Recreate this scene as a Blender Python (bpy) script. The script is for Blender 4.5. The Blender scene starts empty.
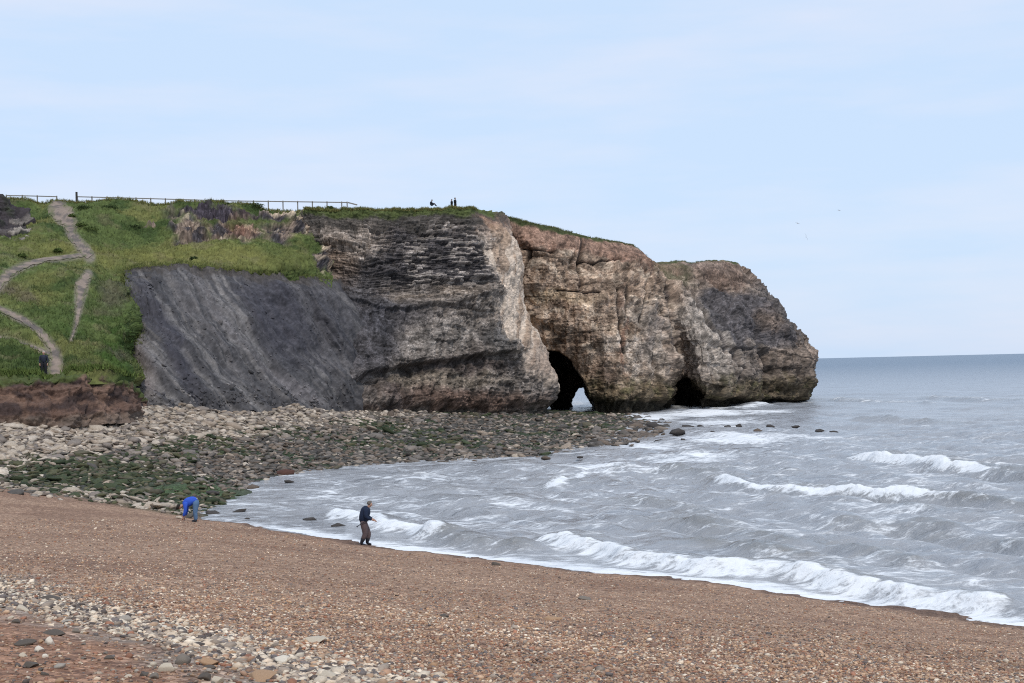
import bpy, bmesh, math, random
import numpy as np
from mathutils import Vector, Matrix

# ------------------------------------------------------------------ camera, world, sun, exposure
W, H, F = 1024, 683, 1422.2
CAM_Z = 7.0
PITCH, ROLL = math.radians(0.963), math.radians(1.34)
sc = bpy.context.scene
COL = sc.collection
R = math.radians
rng = np.random.default_rng(7)
random.seed(7)

cam_d = bpy.data.cameras.new('camera'); cam = bpy.data.objects.new('camera', cam_d); COL.objects.link(cam)
cam_d.sensor_width = 36.0; cam_d.lens = 36.0 * F / W
cam_d.clip_start = 0.5; cam_d.clip_end = 60000
cam.location = (0, 0, CAM_Z); cam.rotation_euler = (math.pi / 2 + PITCH, ROLL, 0)
sc.camera = cam
sc.render.engine = 'CYCLES'

SUN_EL, SUN_AZ = R(54), R(163)          # azimuth from +Y towards +X: behind the camera, a little to the right
world = bpy.data.worlds.new("World"); sc.world = world; world.use_nodes = True
wn, wl = world.node_tree.nodes, world.node_tree.links
wn.clear()
w_out = wn.new('ShaderNodeOutputWorld'); w_bg = wn.new('ShaderNodeBackground')
w_sky = wn.new('ShaderNodeTexSky'); w_sky.sky_type = 'NISHITA'; w_sky.sun_disc = False
w_sky.sun_elevation = SUN_EL; w_sky.sun_rotation = SUN_AZ; w_sky.air_density = 1.0; w_sky.dust_density = 1.5
w_geo = wn.new('ShaderNodeTexCoord')
w_map = wn.new('ShaderNodeMapping'); w_map.inputs['Scale'].default_value = (1.6, 1.6, 9.0)
w_n = wn.new('ShaderNodeTexNoise'); w_n.inputs['Scale'].default_value = 2.2; w_n.inputs['Detail'].default_value = 5
w_n.inputs['Roughness'].default_value = 0.55
w_r = wn.new('ShaderNodeValToRGB')
w_r.color_ramp.elements[0].position = 0.42; w_r.color_ramp.elements[0].color = (6.35, 8.0, 10.3, 1)
w_r.color_ramp.elements[1].position = 0.72; w_r.color_ramp.elements[1].color = (7.8, 8.5, 10.1, 1)
w_mix = wn.new('ShaderNodeMix'); w_mix.data_type = 'RGBA'; w_mix.inputs['Factor'].default_value = 0.86
wl.new(w_geo.outputs['Generated'], w_map.inputs['Vector']); wl.new(w_map.outputs['Vector'], w_n.inputs['Vector'])
wl.new(w_n.outputs['Fac'], w_r.inputs['Fac'])
wl.new(w_sky.outputs['Color'], w_mix.inputs['A']); wl.new(w_r.outputs['Color'], w_mix.inputs['B'])
wl.new(w_mix.outputs['Result'], w_bg.inputs['Color']); w_bg.inputs['Strength'].default_value = 0.1
wl.new(w_bg.outputs['Background'], w_out.inputs['Surface'])

sun_d = bpy.data.lights.new('sun', 'SUN'); sun = bpy.data.objects.new('sun', sun_d); COL.objects.link(sun)
sun_d.energy = 1.9; sun_d.angle = R(11); sun_d.color = (1.0, 0.95, 0.88)
sdir = Vector((math.sin(SUN_AZ) * math.cos(SUN_EL), math.cos(SUN_AZ) * math.cos(SUN_EL), math.sin(SUN_EL)))
sun.rotation_euler = (-sdir).to_track_quat('-Z', 'Y').to_euler()
sc.view_settings.view_transform = 'Standard'; sc.view_settings.look = 'None'
sc.cycles.filter_width = 1.1; sc.cycles.use_denoising = False; sc.cycles.sample_clamp_direct = 3.0; sc.cycles.sample_clamp_indirect = 3.0
sc.view_settings.exposure = 0.05; sc.view_settings.gamma = 1.0; sc.view_settings.use_curve_mapping = False

# ------------------------------------------------------------------ geometry helpers
_M = np.array((Matrix.Rotation(ROLL, 3, 'Y') @ Matrix.Rotation(math.pi / 2 + PITCH, 3, 'X')))
def rays(px, py):
    px = np.asarray(px, float); py = np.asarray(py, float)
    d = np.stack([(px - W / 2) / F, -(py - H / 2) / F, -np.ones_like(px + py)], -1) @ _M.T
    return d / d[..., 1:2]
def at_depth(px, py, d):                # the surveyed point on this bearing, d metres north of the station
    return rays(px, py) * np.asarray(d, float)[..., None] + np.array([0, 0, CAM_Z])
def at_height(px, py, z=0.0):
    r = rays(px, py)
    return r * ((z - CAM_Z) / r[..., 2])[..., None] + np.array([0, 0, CAM_Z])

_perm = np.random.default_rng(3).permutation(256).astype(np.int32)
_perm = np.concatenate([_perm, _perm, _perm])
_grad = np.random.default_rng(4).normal(size=(256, 3)); _grad /= np.linalg.norm(_grad, axis=1, keepdims=True)
def perlin(p):
    p = np.asarray(p, float); i = np.floor(p).astype(np.int64); f = p - i
    i &= 255; u = f * f * f * (f * (f * 6 - 15) + 10); out = 0
    for dx in (0, 1):
        for dy in (0, 1):
            for dz in (0, 1):
                h = _perm[_perm[_perm[(i[..., 0] + dx) & 255] + ((i[..., 1] + dy) & 255)] + ((i[..., 2] + dz) & 255)]
                g = _grad[h]
                dot = g[..., 0] * (f[..., 0] - dx) + g[..., 1] * (f[..., 1] - dy) + g[..., 2] * (f[..., 2] - dz)
                out = out + dot * np.where(dx, u[..., 0], 1 - u[..., 0]) * np.where(dy, u[..., 1], 1 - u[..., 1]) * np.where(dz, u[..., 2], 1 - u[..., 2])
    return out * 1.5
def fbm(p, octaves=4, scale=1.0, gain=0.5, off=0.0):
    p = np.asarray(p, float) * scale + off; a = 1.0; s = 0
    for _ in range(octaves):
        s = s + a * perlin(p); p = p * 2.03 + 17.3; a *= gain
    return s
def ridged(p, octaves=4, scale=1.0, off=0.0):
    p = np.asarray(p, float) * scale + off; a = 1.0; s = 0
    for _ in range(octaves):
        s = s + a * (1 - 2 * np.abs(perlin(p))); p = p * 2.03 + 17.3; a *= 0.5
    return s
def hash2(i, j, k=0):
    h = np.sin(i * 127.1 + j * 311.7 + k * 74.7) * 43758.5453
    return h - np.floor(h)
def sstep(a, b, x):
    t = np.clip((x - a) / (b - a), 0, 1); return t * t * (3 - 2 * t)
def bricks(u, v, bw, bh, k=0):          # jointed beds: a random value per block, and the distance to its joints
    row = np.floor(v / bh); uu = u / (bw * (0.6 + 0.9 * hash2(row, 3.1, k))) + hash2(row, 9.7, k) * 7
    c = np.floor(uu); fu = uu - c; fv = v / bh - row
    edge = np.minimum(np.minimum(fu, 1 - fu) * bw, np.minimum(fv, 1 - fv) * bh)
    return hash2(c, row, k), edge
def lin(r, g, b):
    c = np.array([r, g, b]) / 255.0
    return np.where(c <= 0.04045, c / 12.92, ((c + 0.055) / 1.055) ** 2.4)
def grain(c, P, amt, seed=0):           # fine speckle of mineral grains, lichen and dirt
    r = np.random.default_rng(seed + 99); sh = c.shape[:-1]; w = r.normal(size=sh)
    w = .6 * w + .4 * (np.roll(w, 1, 0) + np.roll(w, 1, 1) + np.roll(w, (1, 1), (0, 1))) * .8
    return c * np.exp(np.clip(amt * w, -1.2, 1.0))[..., None]
def lerp(a, b, t):
    return a + (b - a) * np.asarray(t)[..., None]

def catmull(t, knots, vals):            # vals: (K, ...) at knots, sampled at t
    K = len(knots); i = np.clip(np.searchsorted(knots, t, 'right') - 1, 0, K - 2)
    h = (t - knots[i]) / (knots[i + 1] - knots[i])
    m = np.zeros_like(vals)
    dk = np.diff(knots); sl = np.diff(vals, axis=0) / dk.reshape((-1,) + (1,) * (vals.ndim - 1))
    m[0], m[-1] = sl[0], sl[-1]
    a, b = sl[:-1], sl[1:]
    m[1:-1] = np.where(a * b > 0, 2 * a * b / (a + b + 1e-12), 0)      # monotone: no overshoot
    sh = (-1,) + (1,) * (vals.ndim - 1)
    h_ = h.reshape(sh); d_ = (knots[i + 1] - knots[i]).reshape(sh)
    h2, h3 = h_ * h_, h_ ** 3
    return ((2 * h3 - 3 * h2 + 1) * vals[i] + (h3 - 2 * h2 + h_) * d_ * m[i]
            + (-2 * h3 + 3 * h2) * vals[i + 1] + (h3 - h2) * d_ * m[i + 1])

def grid_from(ctrl, nu, nv):            # ctrl[column][level] = (bearing x, bearing y, distance), base level first
    c = np.array(ctrl, float)
    seg = np.linalg.norm(np.diff(c[:, :, :2], axis=0), axis=2).max(1) + 1e-6
    ku = np.concatenate([[0], np.cumsum(seg)]); ku /= ku[-1]
    seg = np.linalg.norm(np.diff(c[:, :, :2], axis=1), axis=2).mean(0) + 1e-6
    kv = np.concatenate([[0], np.cumsum(seg)]); kv /= kv[-1]
    g = catmull(np.linspace(0, 1, nu), ku, c)                  # (nu, L, 3)
    g = catmull(np.linspace(0, 1, nv), kv, np.swapaxes(g, 0, 1))   # (nv, nu, 3)
    return g
def grid_normals(P):
    du = np.gradient(P, axis=1); dv = np.gradient(P, axis=0)
    n = np.cross(du, dv); n /= np.linalg.norm(n, axis=-1, keepdims=True) + 1e-9
    return n
def face_camera(P, n):
    s = np.sign(np.sum((np.array([0, 0, CAM_Z]) - P) * n, -1, keepdims=True)); s[s == 0] = 1
    return n * s

def build(name, V, faces, mat, color=None, attrs=None, smooth=True, parent=None, kind=None):
    """V (n,3); faces (m,k) -> one mesh object"""
    me = bpy.data.meshes.new(name); V = np.ascontiguousarray(V, np.float32).reshape(-1, 3)
    faces = np.ascontiguousarray(faces, np.int32); m, k = faces.shape
    me.vertices.add(len(V)); me.vertices.foreach_set('co', V.ravel())
    me.loops.add(m * k); me.loops.foreach_set('vertex_index', faces.ravel())
    me.polygons.add(m); me.polygons.foreach_set('loop_start', np.arange(0, m * k, k, dtype=np.int32))
    try: me.polygons.foreach_set('loop_total', np.full(m, k, np.int32))
    except Exception: pass
    me.update(calc_edges=True); me.validate()
    if smooth: me.polygons.foreach_set('use_smooth', np.ones(len(me.polygons), bool))
    if color is not None:
        a = me.attributes.new('Col', 'FLOAT_COLOR', 'POINT')
        c = np.concatenate([np.asarray(color, np.float32).reshape(-1, 3), np.ones((len(V), 1), np.float32)], 1)
        a.data.foreach_set('color', c.ravel())
    for nme, val in (attrs or {}).items():
        a = me.attributes.new(nme, 'FLOAT', 'POINT'); a.data.foreach_set('value', np.asarray(val, np.float32).ravel())
    if mat: me.materials.append(mat)
    o = bpy.data.objects.new(name, me); COL.objects.link(o)
    if parent: o.parent = parent
    if kind: o['kind'] = kind
    return o
def grid_faces(nv, nu, keep=None):
    i = np.arange(nv * nu).reshape(nv, nu)
    f = np.stack([i[:-1, :-1], i[:-1, 1:], i[1:, 1:], i[1:, :-1]], -1)
    return (f[keep] if keep is not None else f.reshape(-1, 4))
def tag(o, label=None, cat=None, group=None, kind=None):
    if label: o['label'] = label
    if cat: o['category'] = cat
    if group: o['group'] = group
    if kind: o['kind'] = kind
    return o
def empty(name, loc, rz=0.0):
    o = bpy.data.objects.new(name, None); o.empty_display_size = 0.3; COL.objects.link(o)
    o.location = loc; o.rotation_euler = (0, 0, rz); return o
def in_poly(x, y, poly):
    poly = np.array(poly, float); inside = np.zeros(x.shape, bool); j = len(poly) - 1
    for i in range(len(poly)):
        xi, yi = poly[i]; xj, yj = poly[j]
        c = ((yi > y) != (yj > y)) & (x < (xj - xi) * (y - yi) / (yj - yi + 1e-12) + xi)
        inside ^= c; j = i
    return inside
def line_dist(x, y, pts):               # distance to a polyline, position along it (0..1) and side
    pts = np.array(pts, float); best = np.full(x.shape, 1e9); tt = np.zeros(x.shape); side = np.zeros(x.shape)
    L = np.concatenate([[0], np.cumsum(np.linalg.norm(np.diff(pts, axis=0), axis=1))])
    for i in range(len(pts) - 1):
        a, b = pts[i], pts[i + 1]; ab = b - a; l2 = ab @ ab
        t = np.clip(((x - a[0]) * ab[0] + (y - a[1]) * ab[1]) / l2, 0, 1)
        dx, dy = x - a[0] - t * ab[0], y - a[1] - t * ab[1]; d = np.hypot(dx, dy)
        m = d < best; best[m] = d[m]; tt[m] = ((L[i] + t * math.sqrt(l2)) / L[-1])[m]
        side[m] = (ab[0] * dy - ab[1] * dx)[m]
    return best, tt, np.sign(side)
def poly_sd(x, y, poly):                # signed distance, + inside
    d, _, _ = line_dist(x, y, list(poly) + [poly[0]])
    return np.where(in_poly(x, y, poly), d, -d)
def blob(x, y, cx, cy, rx, ry, ang=0.0, soft=0.6):
    c, s = math.cos(R(ang)), math.sin(R(ang)); dx, dy = x - cx, y - cy
    r = np.hypot((dx * c + dy * s) / rx, (-dx * s + dy * c) / ry)
    return 1 - sstep(1 - soft, 1 + soft * 0.6, r)

# ------------------------------------------------------------------ materials
def mat_base(name):
    m = bpy.data.materials.new(name); m.use_nodes = True
    nt = m.node_tree; b = nt.nodes['Principled BSDF']; return m, nt.nodes, nt.links, b
def nd(nodes, typ, **kw):
    n = nodes.new(typ)
    for k, v in kw.items():
        if k in n.inputs.keys(): n.inputs[k].default_value = v
        else: setattr(n, k, v)
    return n
def rock_mat(name, scale=3.0, stretch=(1, 1, 1), contrast=(0.55, 1.4), rough=0.9, bump=0.25, dist=0.08, use_attr=True, col=(0.2, 0.2, 0.2), spec=0.25):
    """colour attribute broken up by world-space noise, with a bump of the same grain"""
    m, n, l, b = mat_base(name)
    tc = nd(n, 'ShaderNodeTexCoord'); mp = nd(n, 'ShaderNodeMapping'); mp.inputs['Scale'].default_value = stretch
    l.new(tc.outputs['Object'], mp.inputs['Vector'])
    n1 = nd(n, 'ShaderNodeTexNoise', Scale=scale, Detail=10.0, Roughness=0.74); l.new(mp.outputs['Vector'], n1.inputs['Vector'])
    mr = nd(n, 'ShaderNodeMapRange'); mr.inputs['From Min'].default_value = 0.3; mr.inputs['From Max'].default_value = 0.7
    mr.inputs['To Min'].default_value = contrast[0]; mr.inputs['To Max'].default_value = contrast[1]
    l.new(n1.outputs['Fac'], mr.inputs['Value'])
    mx = nd(n, 'ShaderNodeMix', data_type='RGBA', blend_type='MULTIPLY'); mx.inputs['Factor'].default_value = 1.0
    if use_attr:
        at = nd(n, 'ShaderNodeAttribute', attribute_name='Col'); l.new(at.outputs['Color'], mx.inputs['A'])
    else: mx.inputs['A'].default_value = (*col, 1)
    l.new(mr.outputs['Result'], mx.inputs['B']); l.new(mx.outputs['Result'], b.inputs['Base Color'])
    b.inputs['Roughness'].default_value = rough; b.inputs['Specular IOR Level'].default_value = spec
    n2 = nd(n, 'ShaderNodeTexNoise', Scale=scale * 2.2, Detail=6.0, Roughness=0.7); l.new(mp.outputs['Vector'], n2.inputs['Vector'])
    bp = nd(n, 'ShaderNodeBump', Strength=bump, Distance=dist); l.new(n2.outputs['Fac'], bp.inputs['Height']); l.new(bp.outputs['Normal'], b.inputs['Normal'])
    return m
def plain_mat(name, col, rough=0.8, var=0.25, scale=8.0, spec=0.3):
    return rock_mat(name, scale, (1, 1, 1), (1 - var, 1 + var), rough, 0.1, 0.01, False, col, spec)

M_cliff = rock_mat('layered_rock', 1.6, (1, 1, 2.2), (0.4, 1.6), 0.92, 0.5, 0.15)
M_head = rock_mat('jointed_rock', 1.3, (1.2, 1.2, 1.3), (0.42, 1.55), 0.92, 0.5, 0.15)
M_scree = rock_mat('shale_scree', 2.2, (1, 1, 0.6), (0.72, 1.28), 0.9, 0.35, 0.08)
M_soil = rock_mat('earth', 2.5, (1, 1, 2), (0.55, 1.4), 0.95, 0.5, 0.1)
M_turf = rock_mat('turf', 1.4, (1, 1, 1.2), (0.55, 1.45), 0.95, 0.5, 0.12, spec=0.12)
M_grass = rock_mat('grass_blades', 3.0, (1, 1, 1), (0.8, 1.2), 0.9, 0.0, 0.01, spec=0.12)
M_path = rock_mat('trodden_earth', 2.0, (1, 1, 1), (0.78, 1.2), 0.95, 0.08, 0.02)
M_boulder = rock_mat('boulder_stone', 5.0, (1, 1, 1.6), (0.6, 1.35), 0.85, 0.5, 0.05)
M_stone = rock_mat('pebble_stone', 18.0, (1, 1, 1), (0.72, 1.25), 0.7, 0.3, 0.008, spec=0.35)

# ------------------------------------------------------------------ ground: beach, rocky shore and sea bed as one sheet
shore_px = [(1100, 640), (1024, 628), (960, 619), (900, 609), (850, 603), (800, 596), (750, 590), (700, 583), (650, 577), (600, 573),
            (560, 568), (500, 562), (450, 556), (410, 551), (366, 547), (330, 540), (300, 533), (260, 527), (220, 521), (200, 517)]
rock_shore_px = [(222, 500), (240, 488), (262, 478), (300, 470), (360, 465), (420, 461), (480, 460), (540, 455), (600, 446), (640, 436), (655, 424), (640, 414)]
S0 = at_height(*np.array(shore_px).T); S1 = at_height(*np.array(rock_shore_px).T)
ctl = []
for p in S0: ctl.append((p[0], p[1], 0.0))
for p in S0[::2]:
    for o, z in ((-5, 0.75), (3, -0.3), (10, -1.0), (22, -2.0)):
        if p[0] < -8 and o > 4: continue
        ctl.append((p[0] + 0.753 * o, p[1] + 0.659 * o, z))
for p in S1: ctl.append((p[0], p[1], 0.0))
def cp(px, py, z): q = at_height(px, py, z); ctl.append((q[0], q[1], z))
for a in [(0, 490, .95), (100, 502, .6), (160, 512, .3), (-120, 480, 1.6), (0, 450, 2.5), (0, 430, 3.5), (0, 416, 4.4), (60, 412, 4.4), (-120, 425, 4.6),
          (100, 470, 1.25), (100, 440, 2.6), (140, 406, 4.5), (170, 495, .55), (200, 480, .7), (200, 450, 1.6), (200, 430, 2.5), (200, 407, 4.1),
          (300, 455, .6), (300, 440, 1.2), (300, 420, 2.4), (300, 404, 3.8), (400, 450, .36), (400, 430, .95), (400, 411, 2.3),
          (500, 445, .25), (500, 430, .5), (500, 415, 1.3), (560, 440, .18), (560, 425, .32), (560, 413, .7), (610, 430, .12), (600, 414, .2),
          (330, 490, -.6), (420, 490, -1), (500, 500, -1.2), (600, 480, -1.4), (700, 450, -1.5), (760, 425, -2), (700, 413, -1), (850, 430, -3), (1000, 420, -4), (900, 470, -3)]:
    cp(*a)
ctl += [(0, 0, 5.45), (-12, 0, 5.8), (12, 0, 4.1), (-20, 20, 5.0), (-8, 14, 4.95), (3, 14, 4.1), (-6, 28, 3.25), (-35, 30, 5.2), (-45, 60, 3.2), (-60, 90, 4.6), (-60, 150, 5), (-10, 200, 2),
        (8, 230, -1.5), (40, 290, -6), (120, 200, -6), (90, 60, -5), (-18, 52, 1.7), (-14, 40, 2.6)]
ctl = np.array(ctl)
_d = np.hypot(ctl[:, None, 0] - ctl[None, :, 0], ctl[:, None, 1] - ctl[None, :, 1])
_n = len(ctl); A = np.zeros((_n + 3, _n + 3)); A[:_n, :_n] = _d - np.eye(_n) * 0.6
A[:_n, _n] = 1; A[:_n, _n + 1:] = ctl[:, :2]; A[_n, :_n] = 1; A[_n + 1:, :_n] = ctl[:, :2].T
_w = np.linalg.solve(A, np.concatenate([ctl[:, 2], [0, 0, 0]]))
def ground_z(x, y):
    x = np.asarray(x, float); y = np.asarray(y, float); sh = x.shape; x = x.ravel(); y = y.ravel(); out = np.empty(x.size)
    for s in range(0, x.size, 60000):
        xx, yy = x[s:s + 60000], y[s:s + 60000]
        out[s:s + 60000] = np.hypot(xx[:, None] - ctl[:, 0], yy[:, None] - ctl[:, 1]) @ _w[:_n] + _w[_n] + _w[_n + 1] * xx + _w[_n + 2] * yy
    return out.reshape(sh)
def ground_hit(px, py):
    r = rays(np.array([px]), np.array([py]))[0]; lo, hi = 4.0, 260.0
    t = np.linspace(lo, hi, 4000); P = r[None] * t[:, None] + np.array([0, 0, CAM_Z])
    under = P[:, 2] < ground_z(P[:, 0], P[:, 1]); i = np.argmax(under)
    p = P[i].copy(); p[2] = ground_z(p[0:1], p[1:2])[0]; return p

az = np.concatenate([[-2.4, -1.9, -1.5, -1.2, -1.0], np.linspace(-.85, -.5, 60)[:-1], np.linspace(-.5, .5, 500), np.linspace(.5, .85, 60)[1:], [1.0, 1.2, 1.5, 1.9, 2.4]]); nu, nv = len(az), 680
dist = np.exp(np.linspace(math.log(2.5), math.log(330), nv))
X = az[None, :] * dist[:, None]; Y = np.repeat(dist[:, None], nu, 1)
Z = ground_z(X, Y)
G = np.stack([X, Y, np.zeros_like(X)], -1)
rockyness = sstep(-1.0, 3.0, (Y - np.interp(X, [-80, -40, -27, -21, -15, 0, 60], [62, 70, 74, 71, 67, 66, 66])))
Z += fbm(G, 3, 0.25) * 0.06 * (1 - rockyness) + fbm(G, 3, 1.3, 0.6) * 0.03 * (1 - rockyness)
Z += (np.abs(fbm(G, 4, 0.55, 0.6)) * 0.35 - 0.15) * rockyness * sstep(-0.6, 0.4, Z)
# colours
c_sh = lin(158, 128, 106); c_sh2 = lin(142, 112, 92); c_red = lin(150, 113, 90); c_wet = lin(92, 70, 58); c_grey = lin(140, 130, 120)
gc = np.broadcast_to(c_sh, G.shape).copy()
gc = lerp(gc, c_sh2, sstep(-.2, .5, fbm(G, 3, 0.18)))
# stony band runs obliquely across the upper beach
band_px = [(-60, 570), (0, 592), (60, 606), (130, 622), (200, 640), (270, 660), (350, 686), (430, 720)]
band = np.array([ground_hit(min(max(a, -200), 1200), b)[:2] for a, b in band_px])
bd, bt, bs = line_dist(X, Y, band)
near_side = bs * 1.0
if np.sign((band[1] - band[0])[0] * (0 - band[0][1]) - (band[1] - band[0])[1] * (0 - band[0][0])) < 0: near_side = -near_side
gc = lerp(gc, c_red, sstep(0.2, 1.4, bd * near_side + fbm(G, 3, .8) * .4))
gc = lerp(gc, c_grey, 0.7 * (1 - sstep(0.35, 1.3, bd + fbm(G, 3, 1.0) * .5)))
gc = lerp(gc, c_wet, (1 - sstep(0.0, 0.13, Z + fbm(G, 3, .4) * .05)) * (1 - rockyness) * .8)
c_rk = lerp(np.broadcast_to(lin(112, 102, 92), G.shape), lin(70, 68, 62), sstep(2.4, 1.0, Z))
c_rk = lerp(c_rk, lin(48, 60, 36), sstep(-.1, .4, fbm(G, 3, .12)) * sstep(2.6, 1.6, Z))
_a = at_height(np.array([195., 245., 195.]), np.array([490., 490., 482.]), .5)
c_rk = lerp(c_rk, lin(74, 92, 58), np.exp(-((X - _a[0, 0]) / (_a[1, 0] - _a[0, 0])) ** 2 - ((Y - _a[0, 1]) / (_a[2, 1] - _a[0, 1])) ** 2))
gc = lerp(gc, c_rk, rockyness)
M_beach, n, l, b = mat_base('shingle')
at = nd(n, 'ShaderNodeAttribute', attribute_name='Col'); rk = nd(n, 'ShaderNodeAttribute', attribute_name='rocky')
tc = nd(n, 'ShaderNodeTexCoord')
def vor(scale):
    v = nd(n, 'ShaderNodeTexVoronoi', Scale=scale); l.new(tc.outputs['Object'], v.inputs['Vector'])
    sep = nd(n, 'ShaderNodeSeparateColor'); l.new(v.outputs['Color'], sep.inputs['Color'])
    r = nd(n, 'ShaderNodeValToRGB'); l.new(sep.outputs['Red'], r.inputs['Fac']); e = r.color_ramp.elements
    e[0].position = 0.0; e[0].color = (0.35, 0.33, 0.33, 1); e[1].position = 1.0; e[1].color = (2.3, 2.45, 2.5, 1)
    for p, c in ((0.18, (0.55, 0.5, 0.48, 1)), (0.5, (0.85, 0.82, 0.78, 1)), (0.75, (1.12, 1.1, 1.05, 1)), (0.9, (1.5, 1.55, 1.6, 1))):
        k = e.new(p); k.color = c
    return v, r
v1, r1 = vor(24.0); v2, r2 = vor(9.0)
mxa = nd(n, 'ShaderNodeMix', data_type='RGBA', blend_type='MIX'); mxa.inputs['Factor'].default_value = 0.45
l.new(r1.outputs['Color'], mxa.inputs['A']); l.new(r2.outputs['Color'], mxa.inputs['B'])
mxb = nd(n, 'ShaderNodeMix', data_type='RGBA', blend_type='MULTIPLY'); mxb.inputs['Factor'].default_value = 1.0
l.new(at.outputs['Color'], mxb.inputs['A']); l.new(mxa.outputs['Result'], mxb.inputs['B'])
l.new(mxb.outputs['Result'], b.inputs['Base Color']); b.inputs['Roughness'].default_value = 0.8; b.inputs['Specular IOR Level'].default_value = 0.25
bp = nd(n, 'ShaderNodeBump', Strength=0.9, Distance=0.03, invert=True); l.new(v1.outputs['Distance'], bp.inputs['Height']); l.new(bp.outputs['Normal'], b.inputs['Normal'])
P = np.stack([X, Y, Z], -1)
build('beach', P, grid_faces(nv, nu), M_beach, gc, {'rocky': rockyness}, kind='structure')
BAZ, BLD, BZ = az.copy(), np.log(dist), Z.copy()
def beach_z(x, y):                      # height of the displaced sheet
    nx, ny = len(BAZ), len(BLD); a = np.asarray(x) / np.asarray(y); i = np.clip(np.interp(a, BAZ, np.arange(nx)), 0, nx - 1.001)
    j = np.clip((np.log(y) - BLD[0]) / (BLD[1] - BLD[0]), 0, ny - 1.001); i0, j0 = i.astype(int), j.astype(int); fi, fj = i - i0, j - j0
    return (BZ[j0, i0] * (1 - fi) + BZ[j0, i0 + 1] * fi) * (1 - fj) + (BZ[j0 + 1, i0] * (1 - fi) + BZ[j0 + 1, i0 + 1] * fi) * fj
def on_beach(px, py):                   # where these bearings first meet the beach sheet
    px = np.asarray(px, float); py = np.asarray(py, float); out = np.zeros((len(px), 3)); ts = np.exp(np.linspace(math.log(6), math.log(320), 200))
    for s in range(0, len(px), 4000):
        r = rays(px[s:s + 4000], py[s:s + 4000]); xx = r[:, 0:1] * ts; yy = np.broadcast_to(ts, xx.shape)
        gap = CAM_Z + r[:, 2:3] * ts - beach_z(xx, yy); i = np.argmax(gap < 0, 1); i = np.maximum(i, 1); k = np.arange(len(r))
        g0, g1 = gap[k, i - 1], gap[k, i]; f = np.clip(g0 / (g0 - g1 + 1e-9), 0, 1); t = ts[i - 1] + (ts[i] - ts[i - 1]) * f
        out[s:s + 4000] = r * t[:, None]; out[s:s + 4000, 2] = beach_z(out[s:s + 4000, 0], out[s:s + 4000, 1])
    return out

# ------------------------------------------------------------------ hillside
hx = [-90, 0, 60, 120, 150, 200, 270, 330]
hy = [[389, 387, 385, 384, 388, 400, 402, 402], [340] * 8, [300] * 8, [270] * 8, [258] * 8, [240] * 8, [222] * 8, [196, 199, 201.5, 203.5, 205, 206.5, 208, 209.5]]
hd = [[96, 97.5, 99.5, 104, 124, 134, 144, 152], [105, 107, 109, 114, 134, 140, 147, 154], [115, 117, 119, 125, 140, 144, 150, 156],
      [123, 125, 127, 136, 142.5, 144, 149.5, 162], [131, 133, 135, 144, 147, 150, 154, 164], [141, 143, 145, 151, 154, 157, 159, 166],
      [150, 152, 154, 157, 159, 160, 162, 168], [160, 162, 164, 165, 165, 165, 165.5, 169]]
ctrl = [[(hx[c], hy[r][c], hd[r][c]) for r in range(8)] for c in range(8)]
NUH, NVH = 520, 330
g = grid_from(ctrl, NUH, NVH); HPX, HPY, HD = g[..., 0], g[..., 1], g[..., 2]
HD = HD + (fbm(np.stack([HPY * .045, HPX * .02, 0 * HPX + 4], -1), 3, 1.0, .55) * 3.6 + np.interp(HPY, [262, 300, 316, 332, 346, 362, 386], [0, 0, -2, -5, 1.5, 2.5, 1])) * sstep(112, 130, HPX) * sstep(165, 150, HPX) * sstep(262, 285, HPY)
P = at_depth(HPX, HPY, HD); n_ = face_camera(P, grid_normals(P))
crag = np.zeros(HPX.shape)
wx, wy = HPX + fbm(P, 3, .35) * 10, HPY + fbm(P, 3, .35, off=40) * 6
for a in [(190, 234, 19, 14, 20), (219, 233, 12, 13, 30), (242, 235, 18, 13, 0), (279, 236, 20, 13, 0), (205, 216, 40, 6, 4), (306, 226, 22, 14, 0), (322, 250, 9, 28, -8), (265, 217, 34, 4, 2), (150, 222, 5, 2.5, 0)]:
    crag = np.maximum(crag, blob(wx, wy, *a, soft=.35))
h_paths = [([(60, 201), (58, 208), (64, 216), (70, 224), (71, 233), (77, 241), (84, 249), (90, 257)], [10, 17, 19, 12, 8, 9, 11, 9]),
           ([(88, 254), (70, 257), (45, 260), (22, 267), (8, 275), (-6, 290)], [4, 4, 4, 6, 8, 9]),
           ([(-10, 306), (8, 313), (24, 321), (38, 331), (48, 342), (55, 353), (56, 366), (52, 379)], [4, 5, 6, 6, 7, 9, 13, 16]),
           ([(-10, 337), (12, 341), (32, 347), (50, 354)], [2.5, 3, 3, 4]),
           ([(88, 274), (82, 285), (80, 298), (78, 315), (74, 332), (70, 343)], [7, 12, 8, 4, 2.5, 1.2])]
onpath = np.zeros(HPX.shape); pathc = onpath.copy()
for pts, wd in h_paths:
    d_, t_, _ = line_dist(HPX, HPY, pts); ww = np.interp(t_, np.linspace(0, 1, len(wd)), wd) / 2
    onpath = np.maximum(onpath, 1 - sstep(0, 9, d_ - ww)); pathc = np.maximum(pathc, 1 - sstep(-1, 3, d_ - ww))
disp = (fbm(P, 2, .08) * 1.2 + fbm(P, 4, .5, .6) * .35) * (1 - onpath) + np.abs(fbm(P, 3, 1.4, .6)) * .3 * (1 - onpath)
bv, be = bricks(P[..., 0] + fbm(P, 2, .5), P[..., 2] + fbm(P, 2, .4, off=9) * .8, 1.6, .8)
disp = disp + crag * np.random.default_rng(8).normal(0, .12, disp.shape)
disp = disp * (1 - .6 * crag) + crag * (fbm(P, 5, .45, .65) * 1.0 + bv * 1.0 - .4)
edge = sstep(0, .03, np.linspace(0, 1, NVH))[:, None]
P = P + n_ * (disp * edge)[..., None]
HP = P
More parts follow.
